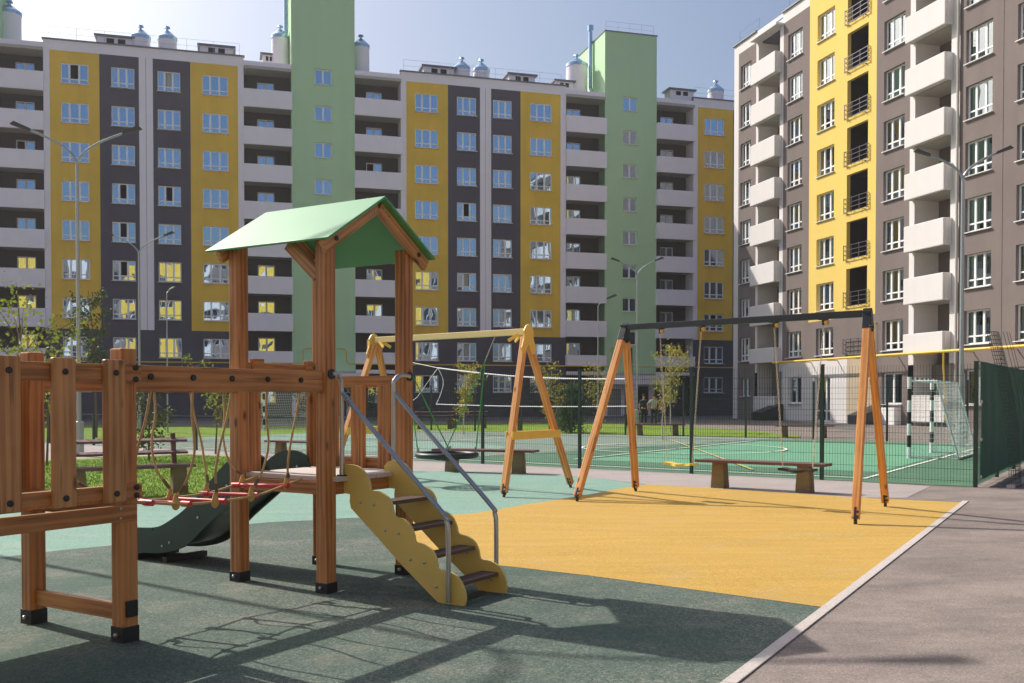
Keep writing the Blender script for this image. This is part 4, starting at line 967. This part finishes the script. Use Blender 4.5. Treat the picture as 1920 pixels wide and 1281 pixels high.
# tall front boards of the bridge sides
for x_, w_ in ((0.0, 1), (XL, 1)):
    b_ = board('bridge_beam', (x_, -1.81 + .057, 1.63), (x_, -.057, 1.63), .05, .16, 'wood', TF, up=(0, 0, 1))
    for k in range(5):
        bolt(TF, (x_ + .026, -1.63 + .333 * k, 1.64), (1, 0, 0), .02, .016)
# guard rail with pickets on the far side (D-F) and top bar above the slide
board('guard_rail', (XL + .06, YD, 1.65), (-.06, YD, 1.65), .045, .1, 'wood', TF); board('guard_rail', (XL + .06, YD, .94), (-.06, YD, .94), .045, .1, 'wood', TF)
for x_ in (-.78, -.47, -.17): board('picket', (x_, YD - .045, .9), (x_, YD - .045, 1.62), .14, .04, 'wood', TF, up=(0, 1, 0))
board('guard_rail', (XL, .06, 1.765), (XL, YD - .06, 1.765), .05, .07, 'wood', TF)
for y_ in (.16, .84): board('entry_post', (XL + .01, y_, .9), (XL + .01, y_, 1.73), .1, .045, 'wood', TF, up=(1, 0, 0))
for y_ in (.17, .8): board('guard_block', (XL + .03, y_ - .06, 1.79), (XL + .03, y_ + .06, 1.79), .05, .09, 'wood', TF)
# left platform
for x_, sg in ((0, 1), (XL, 1)):
    xo = x_ + .08 * (1 if x_ == 0 else -1)
    board('guard_rail', (xo, -3.45, 1.655), (xo, -1.755, 1.655), .045, .105, 'wood', TF); board('guard_rail', (xo, -3.45, .935), (xo, -1.755, .935), .045, .09, 'wood', TF)
    xp = x_ + .122 * (1 if x_ == 0 else -1); sd2 = 1 if x_ == 0 else -1
    for k in range(5):
        y_ = -1.966 - .333 * k; pk = board('picket', (xp, y_, .88), (xp, y_, 1.735), .145 if x_ == 0 else .3326, .038, 'wood_l', TF, up=(1, 0, 0), bevel=.014, seg=3)  # far-side pickets, unseen, widened until they meet to block slivers of sun
        for z_ in (1.655, .935): bolt(TF, (xp + .02 * sd2, y_, z_), (sd2, 0, 0), .018, .012)
    for z_ in (1.69, 1.62, .96, .91): bolt(TF, (xo + .023 * sd2, -1.80, z_), (sd2, 0, 0), .018, .014)
    board('fascia', (x_ + .07 * sd2, -3.45, .805), (x_ + .07 * sd2, -1.78, .805), .03, .1, 'wood', TF)
    for z_ in (.835, .775): bolt(TF, (x_ + .086 * sd2, -1.9, z_), (sd2, 0, 0), .009, .006, 'steel', 'screw')
for k in range(9):
    y0 = -3.45 + k * .185; MB().box(XL + .06, -.06, y0 + .003, y0 + .182, .862, .9).build('deck_board', 'wood', TF, bevel=.004)
board('deck_beam', (XL + .056, -1.81, .81), (-.056, -1.81, .81), .045, .1, 'wood', TF)
board('ground_rail', (XL + .056, -1.81, .18), (-.056, -1.81, .18), .045, .1, 'wood', TF)
MB().box(.056, .075, -1.85, -1.77, .16, .26).build('rail_bracket', 'casing', TF, bevel=.004)
# rope bridge
FX = (-.22, -.70)
def footz(y_): t_ = (y_ + 1.75) / 1.72; return .88 - .11 * math.sin(PI * max(0, min(1, t_))) ** .8
for fx in FX:
    ys = [-1.75 + 1.72 * i / 24 for i in range(25)]; MB().tube([(fx + (.02 * math.sin(y_ * 9)), y_, footz(y_)) for y_ in ys], .0095, 7).build('foot_rope', 'rope', TF, smooth=True)
    ny = [-1.58, -1.24, -.9, -.56, -.2]
    for k, yk in enumerate(ny):
        z_ = footz(yk); bx = 0 if fx > -.4 else XL; yt = -1.63 + .333 * k + (.02 if bx == 0 else .13)
        bow = .038 * (1 if k % 2 else -1); pts = smooth_pts([(bx, yt, 1.56), (bx + (fx - bx) * .12, yt + bow * .4, 1.38), (bx + (fx - bx) * .35, (yt + yk) / 2 + bow * 1.6, 1.17), (bx + (fx - bx) * .7, yk + bow * 1.4, .98), (fx + .01, yk + .01, z_ + .055)], 5)
        MB().tube(pts, .0088, 7).build('hanger_rope', 'rope', TF, smooth=True)
        MB().tube([(pts[-4]), (pts[-2])], .0125, 7).build('rope_sleeve', 'trunk', TF, smooth=True)
        cl = MB().lathe([(.006, .075), (.014, .06), (.03, .015), (.034, -.005), (.026, -.03), (.008, -.042)], (0, 0, 0), 10).mesh('rope_clamp', 'clamp', smooth=True)
        o = link('rope_clamp', cl, TF, (fx, yk, z_)); o.scale = (.62, 1, 1)
for k in range(5):
    yk = -1.5 + .31 * k; a = Vector((FX[0], yk + .05, footz(yk + .05))); b = Vector((FX[1], yk - .02, footz(yk - .02)))
    rr = MB().tube([a, b], .015, 10).build('rung', 'red', TF, smooth=True)
    for p, q in ((a, b), (b, a)):
        d = (q - p).normalized(); MB().tube([p - d * .025, p + d * .05], .022, 10).build('rung_end', 'red', rr, smooth=True)
# stairs
near_s = [(-.02, .945), (.03, .985), (.1, .99), (.18, .975), (.24, .93), (.285, .86), (.3, .80), (.38, .795), (.46, .76), (.505, .70), (.53, .615), (.61, .60), (.68, .55), (.715, .48), (.73, .435), (.81, .42), (.88, .385), (.92, .32), (.94, .25), (1.02, .245), (1.1, .215), (1.155, .15), (1.18, .07), (1.165, .0), (1.13, -.0), (1.02, .0), (.93, .008), (.86, .06), (.6, .25), (.34, .46), (.1, .65), (.085, .70), (.09, .76), (-.02, .765)]
for y_ in (.15, .70):
    P_ = smooth_pts(near_s[:25], 3) + near_s[25:]
    st = MB().prism([(a + .03, b) for a, b in P_], 'y', y_ - .01, y_ + .01).build('stair_side', 'hdpe_y', TF)
    for bx_, bz_ in ((.2, .7), (.33, .69), (.44, .50), (.57, .49), (.68, .30), (.81, .29), (.92, .12), (1.04, .1)): bolt(st, (bx_ + .03, y_ - .0105, bz_), (0, -1, 0), .011, .008, 'steel', 'screw')
for k in range(4):
    x_ = .42 + .215 * k; z_ = .705 - .185 * k; board('step', (x_, .165, z_), (x_, .685, z_), .15, .03, 'step', TF, bevel=.004)
for y_, yy in ((.115, 0.0), (.755, YD)):
    so_ = -.02 if y_ < .4 else .02
    mb = MB(); mb.tube(smooth_pts([(.06, y_, .9), (.06, y_, 1.56), (.06, y_ + so_, 1.66), (.055, (y_ * .5 + yy * .5), 1.70), (.06, yy, 1.69)], 4), .0185, 12); mb.build('handrail', 'steel', TF, smooth=True)
    mb = MB(); mb.tube(smooth_pts([(.07, y_ , 1.545), (.35, y_, 1.285), (1.0, y_, .695), (1.06, y_, .61), (1.075, y_, .5), (1.075, y_, .02)], 4), .0185, 12); mb.build('handrail', 'steel', TF, smooth=True)
    MB().tube([(.055, yy, 1.69), (.068, yy, 1.69)], .04, 10).build('rail_flange', 'black', TF); MB().tube([(.06, y_, .895), (.06, y_, .91)], .04, 10).build('rail_flange', 'black', TF)
# slide
ctr = smooth_pts([(-.80, .895), (-1.0, .875), (-1.28, .68), (-1.55, .50), (-1.8, .32), (-2.0, .21), (-2.25, .16), (-2.5, .145), (-2.70, .14)], 4)
s_top = smooth_pts([(-2.72, .26), (-2.68, .30), (-2.52, .308), (-2.26, .334), (-2.05, .428), (-1.9, .515), (-1.72, .645), (-1.58, .77), (-1.44, .89), (-1.32, .975), (-1.2, 1.03), (-1.08, 1.045), (-.96, 1.03), (-.87, .96), (-.84, .86)], 3)
s_bot = smooth_pts([(-.84, .80), (-1.05, .77), (-1.31, .60), (-1.57, .42), (-1.8, .245), (-1.97, .155), (-2.2, .10), (-2.45, .08), (-2.66, .08), (-2.72, .12)], 3)
for y_ in (.24, .73):
    sp = MB(); n_ = 44
    def at_(pts, x):
        for a, b in zip(pts[:-1], pts[1:]):
            if min(a[0], b[0]) <= x <= max(a[0], b[0]) and a[0] != b[0]: return a[1] + (b[1] - a[1]) * (x - a[0]) / (b[0] - a[0])
        return pts[-1][1] if abs(x - pts[-1][0]) < abs(x - pts[0][0]) else pts[0][1]
    xs2 = [-2.719 + (2.719 - .841) * i / n_ for i in range(n_ + 1)]
    cs = [(x, at_(s_bot, x), at_(s_top, x)) for x in xs2]
    for a, b in zip(cs[:-1], cs[1:]):
        for yy in (y_ - .012, y_ + .012): sp.quad((a[0], yy, a[1]), (b[0], yy, b[1]), (b[0], yy, b[2]), (a[0], yy, a[2]))
        sp.quad((a[0], y_ - .012, a[2]), (b[0], y_ - .012, b[2]), (b[0], y_ + .012, b[2]), (a[0], y_ + .012, a[2])); sp.quad((a[0], y_ - .012, a[1]), (b[0], y_ - .012, b[1]), (b[0], y_ + .012, b[1]), (a[0], y_ + .012, a[1]))
    for a in (cs[0], cs[-1]): sp.quad((a[0], y_ - .012, a[1]), (a[0], y_ + .012, a[1]), (a[0], y_ + .012, a[2]), (a[0], y_ - .012, a[2]))
    me = sp.mesh('slide_side', 'hdpe_g'); bm = bmesh.new(); bm.from_mesh(me); bmesh.ops.remove_doubles(bm, verts=bm.verts, dist=1e-4); bmesh.ops.recalc_face_normals(bm, faces=bm.faces); bm.to_mesh(me); bm.free()
    sp = link('slide_side', me, TF)
    for bx_, bz_ in ((-1.0, .9), (-1.35, .75), (-1.72, .45), (-2.1, .2), (-2.6, .16), (-2.2, .16)): bolt(sp, (bx_, y_ - .013, bz_), (0, -1, 0), .012, .008, 'steel', 'screw')
mb = MB()
for i in range(len(ctr) - 1):
    for dz in (0, -.02): mb.quad((ctr[i][0], .252, ctr[i][1] + dz), (ctr[i + 1][0], .252, ctr[i + 1][1] + dz), (ctr[i + 1][0], .718, ctr[i + 1][1] + dz), (ctr[i][0], .718, ctr[i][1] + dz))
mb.build('slide_chute', 'hdpe_g', TF, smooth=True, fix=False)
for x_ in (-2.2, -2.6): MB().box(x_ - .03, x_ + .03, .25, .72, .012, .06).build('slide_foot', 'black', TF)

# ------------------------------------------------------------------ people in the distance
for nm, c in (('skin', (196, 150, 124)), ('hair', (54, 42, 36)), ('cloth_dark', (40, 42, 48)), ('cloth_grey', (176, 178, 176)), ('cloth_blue', (54, 62, 84)), ('cloth_white', (216, 216, 214)), ('cloth_red', (150, 84, 66)), ('shoe', (220, 214, 206))): M[nm] = plain(nm, srgb(*c), .8)
def skin_mesh(name, joints, edges, radii, mat, parent, root=0):
    me = bpy.data.meshes.new(name); me.from_pydata(joints, edges, []); me.materials.append(M[mat]); o = link(name, me, parent)
    mo = o.modifiers.new('skin', 'SKIN'); mo.use_smooth_shade = True
    for i, r_ in enumerate(radii): me.skin_vertices[0].data[i].radius = (r_, r_)
    me.skin_vertices[0].data[root].use_root = True
    sb = o.modifiers.new('sub', 'SUBSURF'); sb.levels = 1; sb.render_levels = 1
    return o
def person(x, y, rz, label, shirt, trousers, bend=0.0, h=1.72, hips=False):
    t = thing('person', label, 'person', (x, y, 0), rz); k = h / 1.75
    def J(a, b, c):   # bend torso forward about hips (toward -y)
        if c > .95:
            dz = c - .95; b2 = b - dz * math.sin(bend) + b * 0; c2 = .95 + dz * math.cos(bend); return (a * k, b2 * k, c2 * k)
        return (a * k, b * k, c * k)
    hand = (.27, -.06, 1.02) if hips else (.25, -.06, .82); el = (.38, .05, 1.18) if hips else (.27, .02, 1.12)
    jn = [J(0, 0, .95), J(0, 0, 1.12), J(0, 0, 1.38), J(0, 0, 1.48), J(0, -.01, 1.56), J(0, -.02, 1.66), J(0, -.015, 1.74)]
    rd = [.12, .11, .13, .06, .055, .085, .06]; ed = [(0, 1), (1, 2), (2, 3), (3, 4), (4, 5), (5, 6)]
    for sx in (-1, 1):
        b0 = len(jn); jn += [J(sx * .17, 0, 1.41), J(sx * el[0], el[1], el[2]), J(sx * hand[0], hand[1], hand[2]), J(sx * (hand[0] - .01), hand[1] - .02, hand[2] - .09)]; rd += [.06, .042, .032, .035]; ed += [(2, b0), (b0, b0 + 1), (b0 + 1, b0 + 2), (b0 + 2, b0 + 3)]
        b0 = len(jn); jn += [J(sx * .09, 0, .88), J(sx * .11, -.02, .5), J(sx * .12, 0, .09), J(sx * .13, -.12, .05)]; rd += [.095, .062, .04, .04]; ed += [(0, b0), (b0, b0 + 1), (b0 + 1, b0 + 2), (b0 + 2, b0 + 3)]
    rd = [r_ * k for r_ in rd]
    skin_mesh('body', jn, ed, rd, 'skin', t)
    sj = [J(0, 0, .93), J(0, 0, 1.12), J(0, 0, 1.38), J(0, 0, 1.45)]; sr = [.145, .128, .15, .08]; se = [(0, 1), (1, 2), (2, 3)]
    for sx in (-1, 1):
        b0 = len(sj); sj += [J(sx * .17, 0, 1.41), J(sx * (el[0] * .6 + .07), el[1] * .6, el[2] * .6 + 1.41 * .4)]; sr += [.077, .066]; se += [(2, b0), (b0, b0 + 1)]
    skin_mesh('shirt', sj, se, [a * k for a in sr], shirt, t)
    tj = [J(0, 0, .97)]; tr_ = [.135]; te = []
    for sx in (-1, 1):
        b0 = len(tj); tj += [J(sx * .09, 0, .88), J(sx * .11, -.02, .5), J(sx * .12, 0, .12)]; tr_ += [.11, .08, .062]; te += [(0, b0), (b0, b0 + 1), (b0 + 1, b0 + 2)]
    skin_mesh('trousers', tj, te, [a * k for a in tr_], trousers, t)
    hc = J(0, .01, 1.715); mb = MB(); mb.lathe([(.02, .095), (.07, .07), (.092, .02), (.09, -.03), (.06, -.05)], hc, 12); mb.build('hair', 'hair', t, smooth=True)
x, y = tree_at(1207, 56); person(x, y, R(15), 'person in dark clothes standing left of the bent person beyond the court', 'cloth_dark', 'cloth_dark')
x, y = tree_at(1226, 55); person(x, y, R(-5), 'person in pale grey shirt with hands on hips, leaning forward beyond the court', 'cloth_grey', 'cloth_dark', .25, 1.75, True)
x, y = tree_at(1239, 57); person(x, y, R(170), 'person in reddish top standing behind the pale trunked tree', 'cloth_red', 'cloth_blue', 0, 1.7)
x, y = tree_at(1174, 52); person(x, y, R(60), 'small person in white top beside the orange swing leg beyond the court', 'cloth_white', 'cloth_dark', .3, 1.25)

# ------------------------------------------------------------------ light summer haze between here and the far block
hz = MB().box(-330, 330, -210, 390, -1, 38).build('haze', None); hm = bpy.data.materials.new('haze'); hm.use_nodes = True; ht = hm.node_tree
for n_ in list(ht.nodes):
    if n_.type == 'BSDF_PRINCIPLED': ht.nodes.remove(n_)
pv = ht.nodes.new('ShaderNodeVolumePrincipled'); pv.inputs['Color'].default_value = (.93, .93, 1, 1); pv.inputs['Density'].default_value = .0004; pv.inputs['Anisotropy'].default_value = .3
ht.links.new(pv.outputs[0], ht.nodes['Material Output'].inputs['Volume']); hz.data.materials.append(hm); tag(hz, 'thin pale haze filling the courtyard air', 'haze', kind='stuff')
